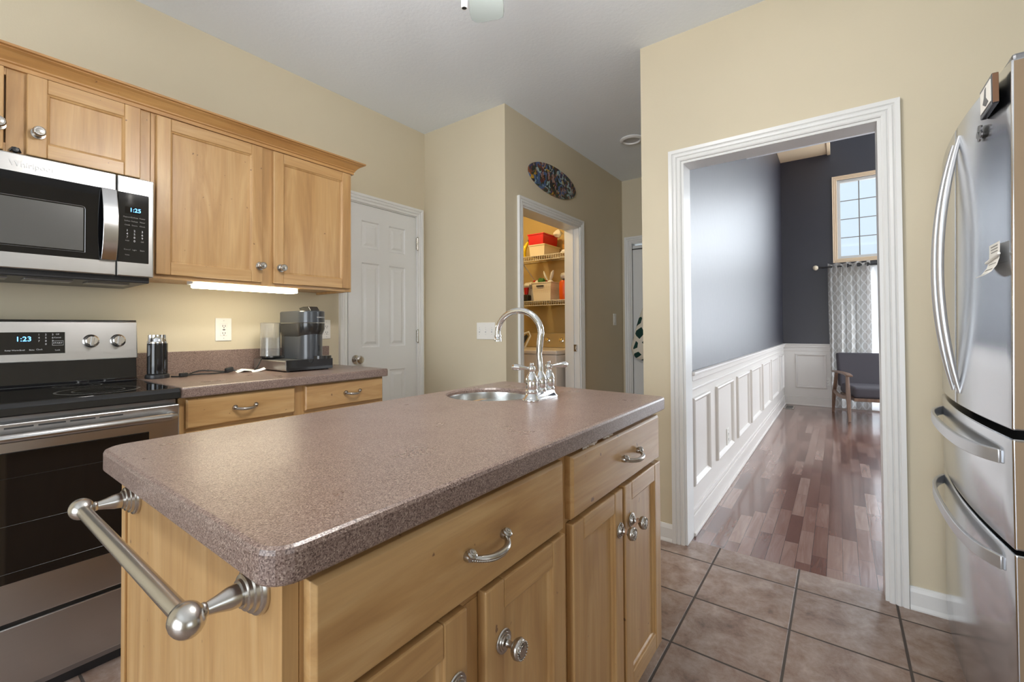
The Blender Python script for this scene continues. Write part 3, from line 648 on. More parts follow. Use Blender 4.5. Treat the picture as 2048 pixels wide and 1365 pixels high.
def counter(name, poly, z0, z1, rad, label, hole=None, ch=.007):
    """worktop from corner polygon with rounded corners and chamfered top edge"""
    def rounded(inset):
        out = []; n = len(poly)
        cx = sum(p[0] for p in poly)/n; cy = sum(p[1] for p in poly)/n
        for i, q in enumerate(poly):
            q = Vector(q); a = (Vector(poly[i-1])-q).normalized(); b = (Vector(poly[(i+1) % n])-q).normalized()
            r = rad[i]; c = q+(a+b)*r
            a0 = q+a*r-c; b0 = q+b*r-c; rr = max(r-inset, .0005)
            ang = a0.angle_signed(b0)
            for k in range(7):
                t_ = k/6; v = a0.copy(); v.rotate(Matrix.Rotation(-ang*t_, 2)); v = v.normalized()*1.0
                out.append(c+v*rr)
        return out
    mb = MB(); o_ = rounded(0); i_ = rounded(ch); m_ = rounded(ch*.3)
    rings = [[(q.x, q.y, z0) for q in i_ ]] if False else []
    rings = [[(q.x, q.y, z0) for q in m_], [(q.x, q.y, z0+.003) for q in o_], [(q.x, q.y, z1-ch) for q in o_], [(q.x, q.y, z1-ch*.3) for q in m_], [(q.x, q.y, z1) for q in i_]]
    R_ = [[mb.bm.verts.new(q) for q in r] for r in rings]; k = len(R_[0])
    for a, b in zip(R_, R_[1:]):
        for i in range(k):
            f = mb.bm.faces.new((a[i], a[(i+1) % k], b[(i+1) % k], b[i]))
    def cap(ring, z):
        edges = [mb.bm.edges.get((ring[i], ring[(i+1) % k])) for i in range(k)]
        hv = None
        if hole:
            hx, hy, hr = hole; hv = [mb.bm.verts.new((hx+hr*math.cos(2*PI*i/48), hy+hr*math.sin(2*PI*i/48), z)) for i in range(48)]
            edges += [mb.bm.edges.new((hv[i], hv[(i+1) % 48])) for i in range(48)]
        bmesh.ops.triangle_fill(mb.bm, edges=edges, use_beauty=True); return hv
    ht = cap(R_[-1], z1); hb = cap(R_[0], z0)
    if hole:
        hm = [mb.bm.verts.new((hole[0]+(hole[2]-.004)*math.cos(2*PI*i/48), hole[1]+(hole[2]-.004)*math.sin(2*PI*i/48), z1-.006)) for i in range(48)]
        for i in range(48):
            j = (i+1) % 48
            mb.bm.faces.new((ht[i], ht[j], hm[j], hm[i])); mb.bm.faces.new((hm[i], hm[j], hb[j], hb[i]))
    return tag(mb.build(name, 'speckled_counter'), label, 'worktop')
counter('island_worktop', [(.2215, .456), (1.526, .456), (1.578, 1.156), (.2235, 1.153)], .868, .908, [.036, .02, .03, .045],
        'brown-pink speckled island worktop with round sink cutout, in the foreground', hole=(1.235, .967, .155))
# sink
sk = thing('bar_sink', 'round stainless steel bar sink set under the island worktop', 'sink', (1.235, .967, .72))
mb = MB(); mb.lathe([(.1535, .8675), (.1535, .893), (.151, .893), (.1500, .888), (.1500, .80), (.148, .765), (.120, .742), (.05, .734), (.024, .733), (.024, .728), (.052, .728), (.124, .736), (.153, .762), (.1535, .80), (.1535, .867)], (1.235, .967, 0), seg=56)
mb.build('basin', 'sink_steel', sk)
mb = MB(); mb.lathe([(0, .731), (.040, .735), (.042, .738), (.030, .739), (.024, .733), (0, .733)], (1.235, .967, 0)); mb.build('drain', 'chrome', sk)
# faucet
fc = thing('bar_faucet', 'chrome gooseneck faucet with two lever handles beside the island sink', 'faucet', (1.243, .766, .908))
mb = MB(); FX, FY, FZ = 1.243, .766, .908
def stad(cx, cy, hl, r, z):   # stadium ring along x
    out = []
    for k in range(24):
        a = PI/2 + PI*k/23; out.append((cx-hl+r*math.cos(a), cy+r*math.sin(a), z))
    for k in range(24):
        a = -PI/2 + PI*k/23; out.append((cx+hl+r*math.cos(a), cy+r*math.sin(a), z))
    return out
mb.loft([stad(FX, FY, .055, .0285, FZ), stad(FX, FY, .055, .0295, FZ+.003), stad(FX, FY, .055, .0285, FZ+.007), stad(FX, FY, .053, .024, FZ+.012), stad(FX, FY, .052, .020, FZ+.021), stad(FX, FY, .052, .018, FZ+.026)])
mb.build('base_plate', 'chrome', fc)
bell = [(.019, .024), (.0205, .028), (.0205, .032), (.0185, .035), (.0175, .037), (.0195, .042), (.0195, .056), (.0185, .061), (.0205, .064), (.0195, .068), (.016, .078), (.011, .086)]
mb = MB(); mb.lathe(bell + [(.0085, .092), (0, .092)], (FX, FY, FZ)); mb.build('spout_collar', 'chrome', fc)
pts = [(FX, FY, FZ+.085), (FX, FY+.001, FZ+.115), (FX, FY+.004, FZ+.145), (FX, FY+.001, FZ+.175), (FX, FY-.002, FZ+.20)]
for k in range(0, 17):
    a = PI*k/16*1.04; pts.append((FX, FY-.004+.088-.088*math.cos(a), FZ+.213+.075*math.sin(a)))
mb = MB(); mb.tube(pts, [.0092]*3+[.0108]*2+[.0106]*17, 16); mb.build('spout', 'chrome', fc)
e = Vector(pts[-1]); dd_ = (Vector(pts[-1])-Vector(pts[-2])).normalized()
mb = MB(); mb.lathe([(.0095, -.004), (.0125, -.002), (.0125, .004), (.0105, .006), (.0125, .012), (.0130, .020), (.009, .0205), (.008, .017), (0, .017)], e, dd_, 18); mb.build('aerator', 'chrome', fc)
for s in (-1, 1):
    hx = FX+s*.052; mb = MB()
    mb.lathe(bell + [(.0085, .089), (.008, .092), (.0115, .096), (.0125, .102), (.0105, .108), (.0055, .111), (.007, .115), (.0055, .119), (0, .120)], (hx, FY, FZ))
    hd = mb.build('handle_base', 'chrome', fc)
    d = Vector((-.70, .62, .10)) if s < 0 else Vector((.62, -.72, .10)); d.normalize(); p0 = Vector((hx, FY, FZ+.102))
    mb = MB(); mb.tube([p0+d*t_ for t_ in (.008, .016, .030, .050, .060, .065)], [.0048, .0046, .0072, .0108, .0098, .0035], 14); mb.build('lever', 'chrome', hd)
# towel bar
tb = thing('towel_bar', 'brushed nickel towel bar on the end panel of the island', 'towel bar', (.25, .785, .80))
BX, BZ = .176, .836; Y0_, Y1_ = .543, 1.030
mb = MB(); mb.tube([(BX, Y0_-.004, BZ), (BX, Y1_, BZ)], .0095, 20); mb.build('bar', 'nickel', tb)
for y in (Y0_, Y1_-.02):
    mb = MB(); mb.lathe([(0, 0), (.030, 0), (.0305, .004), (.029, .007), (.025, .008), (.0245, .012), (.0205, .013), (.020, .017), (.0160, .018), (.0155, .021)], (.2498, y, BZ), (-1, 0, 0), 32)
    rs = mb.build('rosette', 'nickel', tb)
    mb = MB(); mb.lathe([(.0125, .019), (.0128, .024), (.0122, .032), (.0088, .044), (.0068, .054), (.0078, .0555), (.0078, .0575), (.0066, .059)], (.250, y, BZ), (-1, 0, 0), 24)
    mb.build('post', 'nickel', tb)
    s = -1 if y == Y0_ else 1
    mb = MB(); mb.sphere((BX, y+s*.004, BZ), .0172, 20, sc=(1, 1.28, 1)); mb.build('finial', 'nickel', tb)

# ---------------------------------------------------------------- base run beside the range
bc = thing('base_cabinet', 'maple base cabinet with two drawers between range and white door', 'cabinet', (1.10, 2.3, 0))
BF = 1.992
mb = MB(); mb.box(.620, 1.583, BF+.02, YC-.002, .10, .880); mb.build('cabinet_body', 'maple_vertical', bc)
mb = MB(); mb.box(.622, 1.575, BF+.08, YC-.01, 0, .10); mb.build('toe_kick', 'maple_along_x', bc)
stiles(((.620, .652), (1.070, 1.128), (1.552, 1.583)), BF, .10, .880, bc)
rails(((.652, 1.070), (1.128, 1.552)), ((.862, .880), (.735, .770), (.10, .13)), BF, bc)
dr = slab_x('drawer', .640, 1.074, .757, .872, BF, bc); pull(.853, BF-.020, .817, .085, dr)
dr = slab_x('drawer', 1.124, 1.572, .757, .872, BF, bc); pull(1.375, BF-.020, .817, .085, dr)
for a, b, k in ((.640, 1.074, 1.045), (1.124, 1.572, 1.153)): dd = shaker_x('door', a, b, .115, .745, BF, bc); knob(k, BF-.020, .66, dd)
counter('wall_worktop', [(.618, 1.957), (1.603, 1.957), (1.603, YC-.002), (.618, YC-.002)], .880, .920, [.008, .02, .004, .004],
        'brown-pink speckled worktop on the base cabinet beside the range')
mb = MB(); mb.box(.618, 1.632, YC-.022, YC-.001, .920, 1.031)
tag(mb.build('backsplash', 'speckled_counter', bevel=.002), 'low speckled backsplash strip along the wall behind the coffee machine', 'backsplash')

# ---------------------------------------------------------------- wall cabinets and crown
UF = 2.261
def uppers(name, label, x0, x1, z0, z1, doors):
    t_ = thing(name, label, 'cabinet', ((x0+x1)/2, 2.43, z0), 'maple wall cabinets under the crown moulding')
    mb = MB(); mb.box(x0, x1, UF+.02, YC-.001, z0+.012, z1); mb.box(x0, x0+.016, UF+.02, YC-.001, z0, z0+.012); mb.box(x1-.016, x1, UF+.02, YC-.001, z0, z0+.012); mb.build('cabinet_body', 'maple_vertical', t_)
    xm = (x0+x1)/2
    stiles(((x0, x0+.04), (xm-.034, xm+.034), (x1-.04, x1)), UF, z0, z1, t_)
    rails(((x0+.04, xm-.034), (xm+.034, x1-.04)), ((z0, z0+.035), (z1-.035, z1)), UF, t_)
    for a, b, c, d, kx, kz in doors: dd = shaker_x('door', a, b, c, d, UF, t_, th=.019); knob(kx, UF-.019, kz, dd)
    return t_
u1 = uppers('wall_cabinet', 'short two-door maple wall cabinet directly above the microwave', -.152, .5985, 1.752, 2.057, [(-.130, .183, 1.756, 2.043, .170, 1.84), (.238, .562, 1.756, 2.043, .266, 1.838)])
mb = MB(); mb.lathe([(0, 0), (.009, 0), (.011, .01), (.008, .018), (0, .02)], (.212, UF, 1.766), (0, -1, 0), 14); mb.tube([(.199, UF-.006, 1.760), (.205, UF-.014, 1.772), (.219, UF-.014, 1.772), (.225, UF-.006, 1.760)], .003, 8); mb.build('catch', 'dark_plastic', u1)
u2 = uppers('wall_cabinet', 'tall two-door maple wall cabinet with a lit tube light beneath', .600, 1.570, 1.3545, 2.057, [(.616, 1.052, 1.372, 2.040, 1.038, 1.449), (1.106, 1.553, 1.372, 2.040, 1.142, 1.449)])
mb = MB()
cp = [(0, 2.046), (.012, 2.046), (.012, 2.060), (.018, 2.063), (.018, 2.068), (.028, 2.080), (.040, 2.092), (.052, 2.098), (.052, 2.101), (.062, 2.103), (.062, 2.111), (0, 2.111)]
rings = [[(xe+(u if xe > 0 else 0), y-u if y < 2.5 else y, z) for u, z in cp] for xe, y in ((-.152, UF), (1.570, UF), (1.570, YC-.001))]
rings = [[(-.152, UF-u, z) for u, z in cp], [(1.570+u, UF-u, z) for u, z in cp], [(1.570+u, YC-.001, z) for u, z in cp]]
mb.loft(rings, smooth=False)
tag(mb.build('crown_moulding', 'crown_maple'), 'long stepped maple crown moulding running along the tops of the wall cabinets', 'moulding')
ul = thing('cabinet_light', 'glowing white tube light fixed beneath the tall wall cabinet', 'light', (1.02, 2.33, 1.327))
mb = MB(); mb.box(.765, 1.262, 2.29, 2.36, 1.345, 1.364); mb.build('housing', 'white_plastic', ul, bevel=.003)
mb = MB(); mb.box(.775, 1.252, 2.272, 2.345, 1.329, 1.3455); mb.build('diffuser', 'light_tube', ul, bevel=.006)

# ---------------------------------------------------------------- microwave
MX0, MX1, MZ0, MZ1, MF = -.152, .5975, 1.350, 1.743, 2.205
mw = thing('microwave', 'stainless over-the-range microwave with dark glass door and lit blue clock', 'microwave', (.22, 2.4, MZ0))
mb = MB(); mb.box(MX0+.002, MX1-.002, MF+.022, YC-.002, MZ0+.006, MZ1-.004); mb.build('cabinet', 'dark_plastic', mw)
XS = .4785
mb = MB(); mb.box(MX0, XS-.0012, MF, MF+.022, MZ0, MZ1); door = mb.build('door', 'steel_x', mw, bevel=.004)
mb = MB(); mb.box(MX0+.0, XS-.0013, MF-.0012, MF+.01, 1.404, 1.680); gl = mb.build('door_glass', 'black_glass', door, bevel=.0008)
mb = MB(); mb.box(MX0+.05, .382, MF-.0017, MF, 1.432, 1.592); mb.build('mesh_window', 'window_mesh', door, bevel=.0003)
mb = MB(); xw0, xw1, zw0, zw1 = MX0+.045, .387, 1.427, 1.597
mb.tube([(xw0, MF-.0018, zw1), (xw1-.008, MF-.0018, zw1), (xw1-.002, MF-.0018, zw1-.003), (xw1, MF-.0018, zw1-.01), (xw1, MF-.0018, zw0)], .0011, 6); mb.tube([(xw1, MF-.0018, zw0), (xw0, MF-.0018, zw0)], .0006, 6)
mb.build('window_outline', 'grey_metal', door)
mb = MB(); pts = [(.453, MF-.012-.030*(1-u*u), 1.542+u*.134) for u in [i/14*2-1 for i in range(15)]]
mb.strip([(.453, MF-.001, 1.408)]+pts+[(.453, MF-.001, 1.676)], (.0225, 0, 0), .007); mb.build('handle', 'steel_z', door, bevel=.0015)
mb = MB(); mb.box(XS+.0012, MX1, MF, MF+.022, MZ0, MZ1); pn = mb.build('control_panel', 'steel_x', mw, bevel=.004)
mb = MB(); mb.box(XS+.0022, .5815, MF-.0012, MF+.01, 1.404, 1.680); mb.build('keypad', 'black_gloss', pn, bevel=.003)
mb = MB(); mb.box(.504, .553, MF-.0018, MF, 1.598, 1.626); mb.build('clock_window', 'oven_glass', pn, bevel=.0008)
text('clock_digits', '1:25', .022, (.536, MF-.0024, 1.612), (PI/2, 0, 0), 'blue_digits', pn)
rows = [(1.583, ['Popcorn', 'Defrost', 'Power']), (1.568, ['Soften', 'Reheat', 'Timer']), (1.552, ['Cook', 'Steam', 'Clock']), (1.530, '123'), (1.517, '456'), (1.504, '789'), (1.490, ['Add', '0', 'Off']), (1.455, ['Cancel', 'Light', 'Start']), (1.434, ['Vent', '', ''])]
for z, cols in rows:
    for x, w_ in zip((.511, .534, .559), cols):
        if w_: text('key_print', w_, .0115 if len(w_) == 1 else .0074, (x, MF-.0016, z), (PI/2, 0, 0), 'dim_print' if len(w_) > 1 else 'grey_print', pn, ext=.0002)
text('brand_lettering', 'Whirlpool', .026, (.247, MF-.0006, 1.707), (PI/2, 0, 0), 'grey_print', door)
mb = MB(); mb.box(MX0+.01, MX1-.006, MF+.03, YC-.01, 1.328, MZ0+.006); mb.build('underside', 'dark_plastic', mw, bevel=.004)
mb = MB()
for i in range(4): mb.box(-.10+i*.17, .03+i*.17, MF+.09, MF+.17, 1.322, 1.329)
mb.build('grease_filter', 'grey_metal', mw, bevel=.002)

# ---------------------------------------------------------------- range
RX0, RX1, RF = -.150, .612, 1.950
rg = thing('kitchen_range', 'stainless electric range with black glass cooktop and backguard clock', 'stove', (.23, 2.25, 0))
mb = MB(); mb.box(RX0, RX1, RF+.045, YC-.012, .03, .880); mb.build('range_body', 'grey_metal', rg)
mb = MB(); mb.box(RX0-.002, RX1+.002, RF+.012, 2.50, .880, .918); mb.prism([(RF-.004, .884), (RF+.03, .880), (RF+.03, .921), (RF+.012, .921), (RF-.002, .908)], 'x', RX0-.002, RX1+.002)
mb.build('cooktop_frame', 'black_gloss', rg, bevel=.002)
mb = MB(); mb.box(RX0+.012, RX1-.012, RF+.034, 2.478, .915, .9205); ct = mb.build('cooktop', 'black_glass', rg, bevel=.001)
def ringmesh(mb, cx, cy, r0, r1, z, seg=56):
    a = [mb.bm.verts.new((cx+r0*math.cos(2*PI*i/seg), cy+r0*math.sin(2*PI*i/seg), z)) for i in range(seg)]
    b = [mb.bm.verts.new((cx+r1*math.cos(2*PI*i/seg), cy+r1*math.sin(2*PI*i/seg), z)) for i in range(seg)]
    for i in range(seg): mb.bm.faces.new((a[i], a[(i+1) % seg], b[(i+1) % seg], b[i]))
for cx, cy, r in ((.415, 2.13, .120), (.40, 2.375, .075), (.05, 2.12, .085), (.05, 2.36, .105)):
    mb = MB(); ringmesh(mb, cx, cy, r-.008, r, .9208); ringmesh(mb, cx, cy, r*.62-.004, r*.62, .9208); mb.build('burner_ring', 'window_mesh', rg)
# oven door
mb = MB(); mb.box(RX0+.002, RX1-.001, RF, RF+.042, .272, .862); od = mb.build('oven_door', 'steel_x', rg, bevel=.004)
mb = MB(); mb.box(-.056, .518, RF-.0022, RF+.01, .389, .776); mb.build('oven_window', 'oven_glass', od, bevel=.002)
mb = MB()
for a, b in (((-.02, .42), (.47, .42)), ((.47, .42), (.47, .70)), ((.47, .70), (-.02, .70)), ((-.02, .56), (.47, .56))): mb.tube([(a[0], RF-.0026, a[1]), (b[0], RF-.0026, b[1])], .0007, 5)
mb.build('window_outline', 'faint_line', od)
mb = MB()
for i in range(7): mb.box(-.05+i*.072, .012+i*.072, RF-.0006, RF+.005, .8455, .8505)
mb.build('vent_slot', 'slot_dark', od)
mb = MB(); hy = RF-.050; pts = [(RX0+.035, RF, .826), (RX0+.035, hy+.014, .826), (RX0+.05, hy, .826), (RX1-.045, hy, .826), (RX1-.030, hy+.014, .826), (RX1-.030, RF, .826)]
mb.tube(pts, .0135, 16); mb.build('door_handle', 'steel_x', od)
mb = MB(); mb.box(RX0+.002, RX1-.001, RF+.004, RF+.042, .066, .258); mb.build('storage_drawer', 'steel_x', rg, bevel=.004)
mb = MB(); mb.box(RX0+.02, RX1-.02, RF+.05, YC-.05, 0, .066); mb.build('plinth', 'dark_plastic', rg)
# backguard
mb = MB(); mb.prism([(2.478, .918), (2.505, .915), (2.51, 1.03), (2.487, 1.02)], 'x', RX0, RX1); mb.prism([(2.462, .9205), (2.49, .9195), (2.49, .931), (2.474, .931)], 'x', RX0, RX1); mb.build('backguard_riser', 'black_gloss', rg, bevel=.002)
mb = MB(); mb.prism([(2.480, 1.015), (2.60, 1.015), (2.60, 1.178), (2.500, 1.178), (2.497, 1.172)], 'x', RX0-.002, RX1+.004); bk = mb.build('backguard', 'steel_x', rg, bevel=.004)
mb = MB(); mb.box(RX0, RX1+.002, 2.503, 2.60, 1.1775, 1.182); mb.build('backguard_cap', 'black_gloss', rg)
th_ = math.atan2(.017, .157)
def bg(x, z, d=0): # point on the leaning backguard face
    return Vector((x, 2.480+(z-1.015)*.108-d, z))
mb = MB(); A = []
for d in (-.004, .0012): A.append([bg(x, z, d) for x, z in ((.08, 1.047), (.378, 1.047), (.378, 1.132), (.08, 1.132))])
mb.loft(A, smooth=False); mb.build('display_panel', 'black_gloss', bk)
rot = (PI/2-th_, 0, 0)
text('clock_digits', '1:23', .026, bg(.261, 1.105, .002), rot, 'blue_digits', bk)
for j, rw in enumerate(('123', '456', '789')):
    for i, ch in enumerate(rw): text('key_print', ch, .010, bg(.303+i*.0195, 1.122-j*.0125, .002), rot, 'grey_print', bk, ext=.0002)
text('key_print', '0', .010, bg(.3225, 1.0845, .002), rot, 'grey_print', bk, ext=.0002)
for x, z, w_ in ((.230, 1.063, 'Keep Warm'), (.257, 1.063, 'Broil'), (.283, 1.063, 'Bake'), (.304, 1.064, 'Clock'), (.356, 1.123, 'Off'), (.356, 1.110, 'Cancel'), (.356, 1.060, 'Lock')): text('key_print', w_, .0075, bg(x, z, .002), rot, 'grey_print', bk, ext=.0002)
text('start_lettering', 'START', .0095, bg(.357, 1.088, .002), rot, 'grey_print', bk, ext=.0002)
mb = MB(); mb.tube([bg(x, z, .002) for x, z in ((.341, 1.079), (.373, 1.079), (.373, 1.097), (.341, 1.097), (.341, 1.079))], .0006, 5); mb.build('start_outline', 'grey_print', bk)
nb = Vector((0, -math.cos(th_), math.sin(th_)*1.0)); nb.normalize()
for x in (.458, .547, .01, -.09):
    mb = MB(); mb.lathe([(.0275, 0), (.0275, .004), (.0235, .007), (.0215, .022), (.018, .025), (0, .025)], bg(x, 1.093), nb, 28); k = mb.build('control_knob', 'nickel', bk)
    mb = MB(); mb.rbox(bg(x, 1.093, .029), (.011, .010, .040), (-th_, .12, 0)); mb.build('knob_grip', 'steel_z', k, bevel=.002)

# ---------------------------------------------------------------- refrigerator
plain('handle_grey', (.62, .63, .65, 1), .30, .75)
fr = thing('refrigerator', 'stainless french-door refrigerator with arched handles at the right edge', 'refrigerator', (2.01, -.72, 0))
GX0, GX1 = 1.562, 2.452
mb = MB(); mb.box(GX0+.006, GX1-.006, -1.10, -.400, .03, 1.745); mb.build('fridge_body', 'grey_metal', fr, bevel=.004)
mb = MB(); mb.box(GX0+.03, GX1-.03, -1.05, -.43, 0, .03); mb.build('plinth', 'dark_plastic', fr)
def yfr(x): u = (x-(GX0+GX1)/2)/((GX1-GX0)/2); return -.315+.026*(1-u*u)
def fdoor(name, a, b, z0, z1, scoop=0):
    mb = MB(); N = 16; xs = [a+(b-a)*i/N for i in range(N+1)]
    poly = [(x, yfr(x)) for x in xs] + [(b, -.392), (a, -.392)]
    mb.prism(poly, 'z', z0, z1)
    for f in mb.bm.faces:
        if abs(f.normal.z) < .5 and False: f.smooth = True
    o = mb.build(name, 'fridge_steel', fr, bevel=.004, seg=3)
    for q in o.data.polygons:
        if abs(q.normal.y) > .9: q.use_smooth = True
    return o
mtf = steel('fridge_steel', (.63, .645, .67, 1), .17, 'z', streak=.04, smudge=.10, sm=2)
mb = MB(); mb.box(GX0+.004, GX1-.004, -.40, -.391, .05, 1.75); mb.build('door_gasket', 'slot_dark', fr)
dn = fdoor('fridge_door', GX0, 2.005, .893, 1.758); df = fdoor('fridge_door', 2.010, GX1, .893, 1.758)
dm = fdoor('freezer_drawer', GX0, GX1, .616, .873); dl = fdoor('freezer_drawer', GX0, GX1, .062, .606)
def lean(o):
    for v in o.data.vertices: v.co.y -= .012*max(0, v.co.z+ORG[o.name].z-.893)/.865
lean(dn); lean(df)
for d_, z0, z1 in ((dn, .894, 1.757), (dm, .618, .871), (dl, .064, .604)):   # side edges facing the camera, tan reflection put into their colour
    mb = MB(); mb.box(GX0-.0012, GX0+.0012, -.390, -.3185, z0+.004, z1-.004); se = mb.build('side_edge', 'fridge_side_reflection', d_)
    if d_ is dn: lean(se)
mb = MB(); mb.box(GX0+.01, 2.0, -.50, -.33, 1.7585, 1.775); mb.box(2.02, GX1-.01, -.50, -.33, 1.7585, 1.775)
mb.build('hinge_cover', 'grey_metal', fr, bevel=.006)
for x, d_ in ((1.962, dn), (2.056, df)):
    mb = MB(); pts = []; N = 24
    for i in range(N+1):
        u = i/N*2-1; pts.append((x, yfr(x)-.001+.044*(1-abs(u)**2.0), 1.325+u*.395))
    mb.tube(pts, [.0055+.0040*(1-abs(i/N*2-1)**4) for i in range(N+1)], 14, flat=1.0); lean(mb.build('handle', 'handle_grey', d_))

for z, dz, d_ in ((.818, .0, dm), (.560, .0, dl)):
    mb = MB(); N = 26; pts = []
    for i in range(N+1):
        u = i/N*2-1; x = 2.007+u*.385
        pts.append((x, yfr(x)+.034*(1-abs(u)**6)+.001, z-.004*(1-u*u)))
    mb.strip(pts, (0, 0, .0165), .010); mb.build('handle', 'handle_grey', d_, bevel=.002)
    mb = MB(); mb.box(GX0+.03, GX1-.03, -.338, -.331, z+.040, z+.050); mb.bm.free()
# ---------------------------------------------------------------- things on the wall worktop
CZ = .920
ft = thing('milk_frother', 'black ribbed milk frother with chrome rim on the worktop beside the range', 'milk frother', (.680, 2.45, CZ))
mb = MB(); mb.lathe([(0, 0), (.046, 0), (.047, .006), (.045, .016), (.038, .020), (0, .020)], (.680, 2.45, CZ), seg=32); mb.build('base', 'dark_plastic', ft)
mb = MB(); prof = [(0, .020), (.0385, .020)]
for i in range(22): prof += [(.0395, .022+i*.0062), (.0385, .0251+i*.0062)]
prof += [(.039, .160), (0, .160)]; mb.lathe(prof, (.680, 2.45, CZ), seg=32); mb.build('body', 'black_gloss', ft)
mb = MB(); mb.lathe([(.039, .158), (.0395, .166), (.036, .172), (.035, .196), (.033, .1965), (0, .190)], (.680, 2.45, CZ), seg=32); mb.build('rim', 'chrome', ft)
def cable(name, pts, r, mat, label):
    P_ = [Vector(q) for q in pts]; out = []
    for i in range(len(P_)-1):
        p0, p1, p2, p3 = P_[max(i-1, 0)], P_[i], P_[i+1], P_[min(i+2, len(P_)-1)]
        for k in range(6):
            t_ = k/6; out.append(.5*((2*p1)+(p2-p0)*t_+(2*p0-5*p1+4*p2-p3)*t_*t_+(3*p1-p0-3*p2+p3)*t_**3))
    out.append(P_[-1]); mb = MB(); mb.tube(out, r, 8); o = mb.build(name, mat)
    if label: tag(o, label, 'cable')
    return o
c1 = cable('frother_cable', [(.728, 2.43, CZ+.004), (.755, 2.40, CZ+.004), (.79, 2.44, CZ+.004), (.86, 2.47, CZ+.018), (.94, 2.45, CZ+.010), (.96, 2.43, CZ+.006), (.90, 2.42, CZ+.005), (.82, 2.43, CZ+.006), (.775, 2.40, CZ+.005)], .0035, 'cord_black', 'looped black power cable lying beside the milk frother')
mb = MB(); mb.rbox((.765, 2.395, CZ+.011), (.034, .020, .018), (0, 0, .3)); mb.build('plug', 'cord_black', c1, bevel=.004)
c2 = cable('machine_cable', [(.99, 2.43, CZ+.014), (1.02, 2.42, CZ+.006), (1.06, 2.42, CZ+.005), (1.10, 2.43, CZ+.008), (1.125, 2.44, CZ+.035), (1.145, 2.45, CZ+.062), (1.17, 2.46, CZ+.068)], .0035, 'cord_black', 'black power cable climbing from the worktop to the coffee machine')
mb = MB(); mb.rbox((.975, 2.43, CZ+.016), (.038, .024, .024), (0, -.2, .1)); mb.build('plug', 'cord_black', c2, bevel=.006)
mb = MB(); mb.strip([(1.000, 2.41, CZ+.004), (1.03, 2.405, CZ+.014), (1.06, 2.405, CZ+.010), (1.09, 2.405, CZ+.004)], (0, .016, .004), .0008)
tag(mb.build('cable_tag', 'paper'), 'white paper tag wrapped on the cable between frother and coffee machine', 'tag')
mb = MB(); mb.strip([(1.065, 2.385, CZ+.002), (1.10, 2.375, CZ+.008), (1.125, 2.37, CZ+.016)], (0, .010, .004), .0008)
tag(mb.build('cable_tag', 'paper'), 'small folded white slip lying against the front corner of the metal pod drawer', 'tag')
# pod drawer
pd = thing('pod_drawer', 'low metal coffee pod drawer under the coffee machine', 'pod drawer', (1.28, 2.37, CZ))
px0, px1, py0, py1 = 1.150, 1.408, 2.195, 2.555
mb = MB(); mb.box(px0, px1, py0+.008, py1, CZ+.005, CZ+.058); mb.build('shell', 'steel_x', pd, bevel=.006)
mb = MB()
poly = [(px0, CZ+.006), (px1, CZ+.006), (px1, CZ+.060), (1.298, CZ+.060), (1.292, CZ+.046), (1.280, CZ+.040), (1.268, CZ+.046), (1.262, CZ+.060), (px0, CZ+.060)]
mb.prism(poly, 'y', py0, py0+.008); mb.build('drawer_front', 'black_gloss', pd, bevel=.0015)
mb = MB(); mb.box(1.255, 1.305, py0+.006, py0+.010, CZ+.030, CZ+.059); mb.build('finger_notch', 'slot_dark', pd)
for x in (px0+.02, px1-.02):
    mb = MB(); mb.lathe([(0, 0), (.007, 0), (.007, .006), (0, .006)], (x, py0+.025, CZ), seg=10); mb.build('foot', 'dark_plastic', pd)
# coffee machine
MZ = CZ+.059
cm = thing('coffee_machine', 'dark grey capsule coffee machine with clear water tank on a metal pod drawer', 'coffee machine', (1.32, 2.33, MZ))
def plan(cx, r, yf, yb, z, w=None):
    w = w or r; out = []
    for k in range(25): a = PI+PI*k/24; out.append((cx+w*math.cos(a), yf+r+r*math.sin(a), z))
    out += [(cx+w, yb, z), (cx-w, yb, z)]; return out
cx_ = 1.322
mb = MB(); mb.loft([plan(cx_, .064, 2.215, 2.46, MZ+z_) for z_ in (0, .135)]); mb.build('body', 'machine_grey', cm)
mb = MB(); mb.loft([plan(cx_, .060, 2.222, 2.46, MZ+.120, .064), plan(cx_, .074, 2.200, 2.46, MZ+.160), plan(cx_, .074, 2.200, 2.46, MZ+.192)]); mb.build('brew_head', 'machine_dark', cm)
mb = MB(); mb.loft([plan(cx_, .073, 2.201, 2.46, MZ+.195), plan(cx_, .073, 2.201, 2.46, MZ+.252), plan(cx_, .069, 2.205, 2.455, MZ+.257)]); mb.build('lid', 'machine_grey', cm)
mb = MB(); mb.prism([(2.195+.02, MZ+.256), (2.32, MZ+.256), (2.34, MZ+.275), (2.30, MZ+.281), (2.24, MZ+.281)], 'x', cx_-.03, cx_+.022); mb.build('lever', 'machine_dark', cm, bevel=.003)
mb = MB(); mb.lathe([(0, 0), (.010, 0), (.008, -.018), (0, -.018)], (cx_, 2.245, MZ+.13)); mb.build('spout', 'machine_dark', cm)
mb = MB(); mb.box(cx_+.012, cx_+.020, 2.212, 2.22, MZ+.045, MZ+.072); mb.build('support_slot', 'slot_dark', cm)
mb = MB(); mb.loft([[(cx_+.03+.048*math.cos(a), 2.205+.040*math.sin(a), MZ+z_) for a in [2*PI*i/28 for i in range(28)]] for z_ in (.001, .017)]); mb.build('drip_tray', 'machine_dark', cm)
text('brand_lettering', 'NESPRESSO', .0085, (cx_+.016, 2.1985, MZ+.222), (PI/2, 0, .18), 'grey_print', cm, sx=1.15)
mb = MB(); tx_, ty_ = 1.193, 2.455
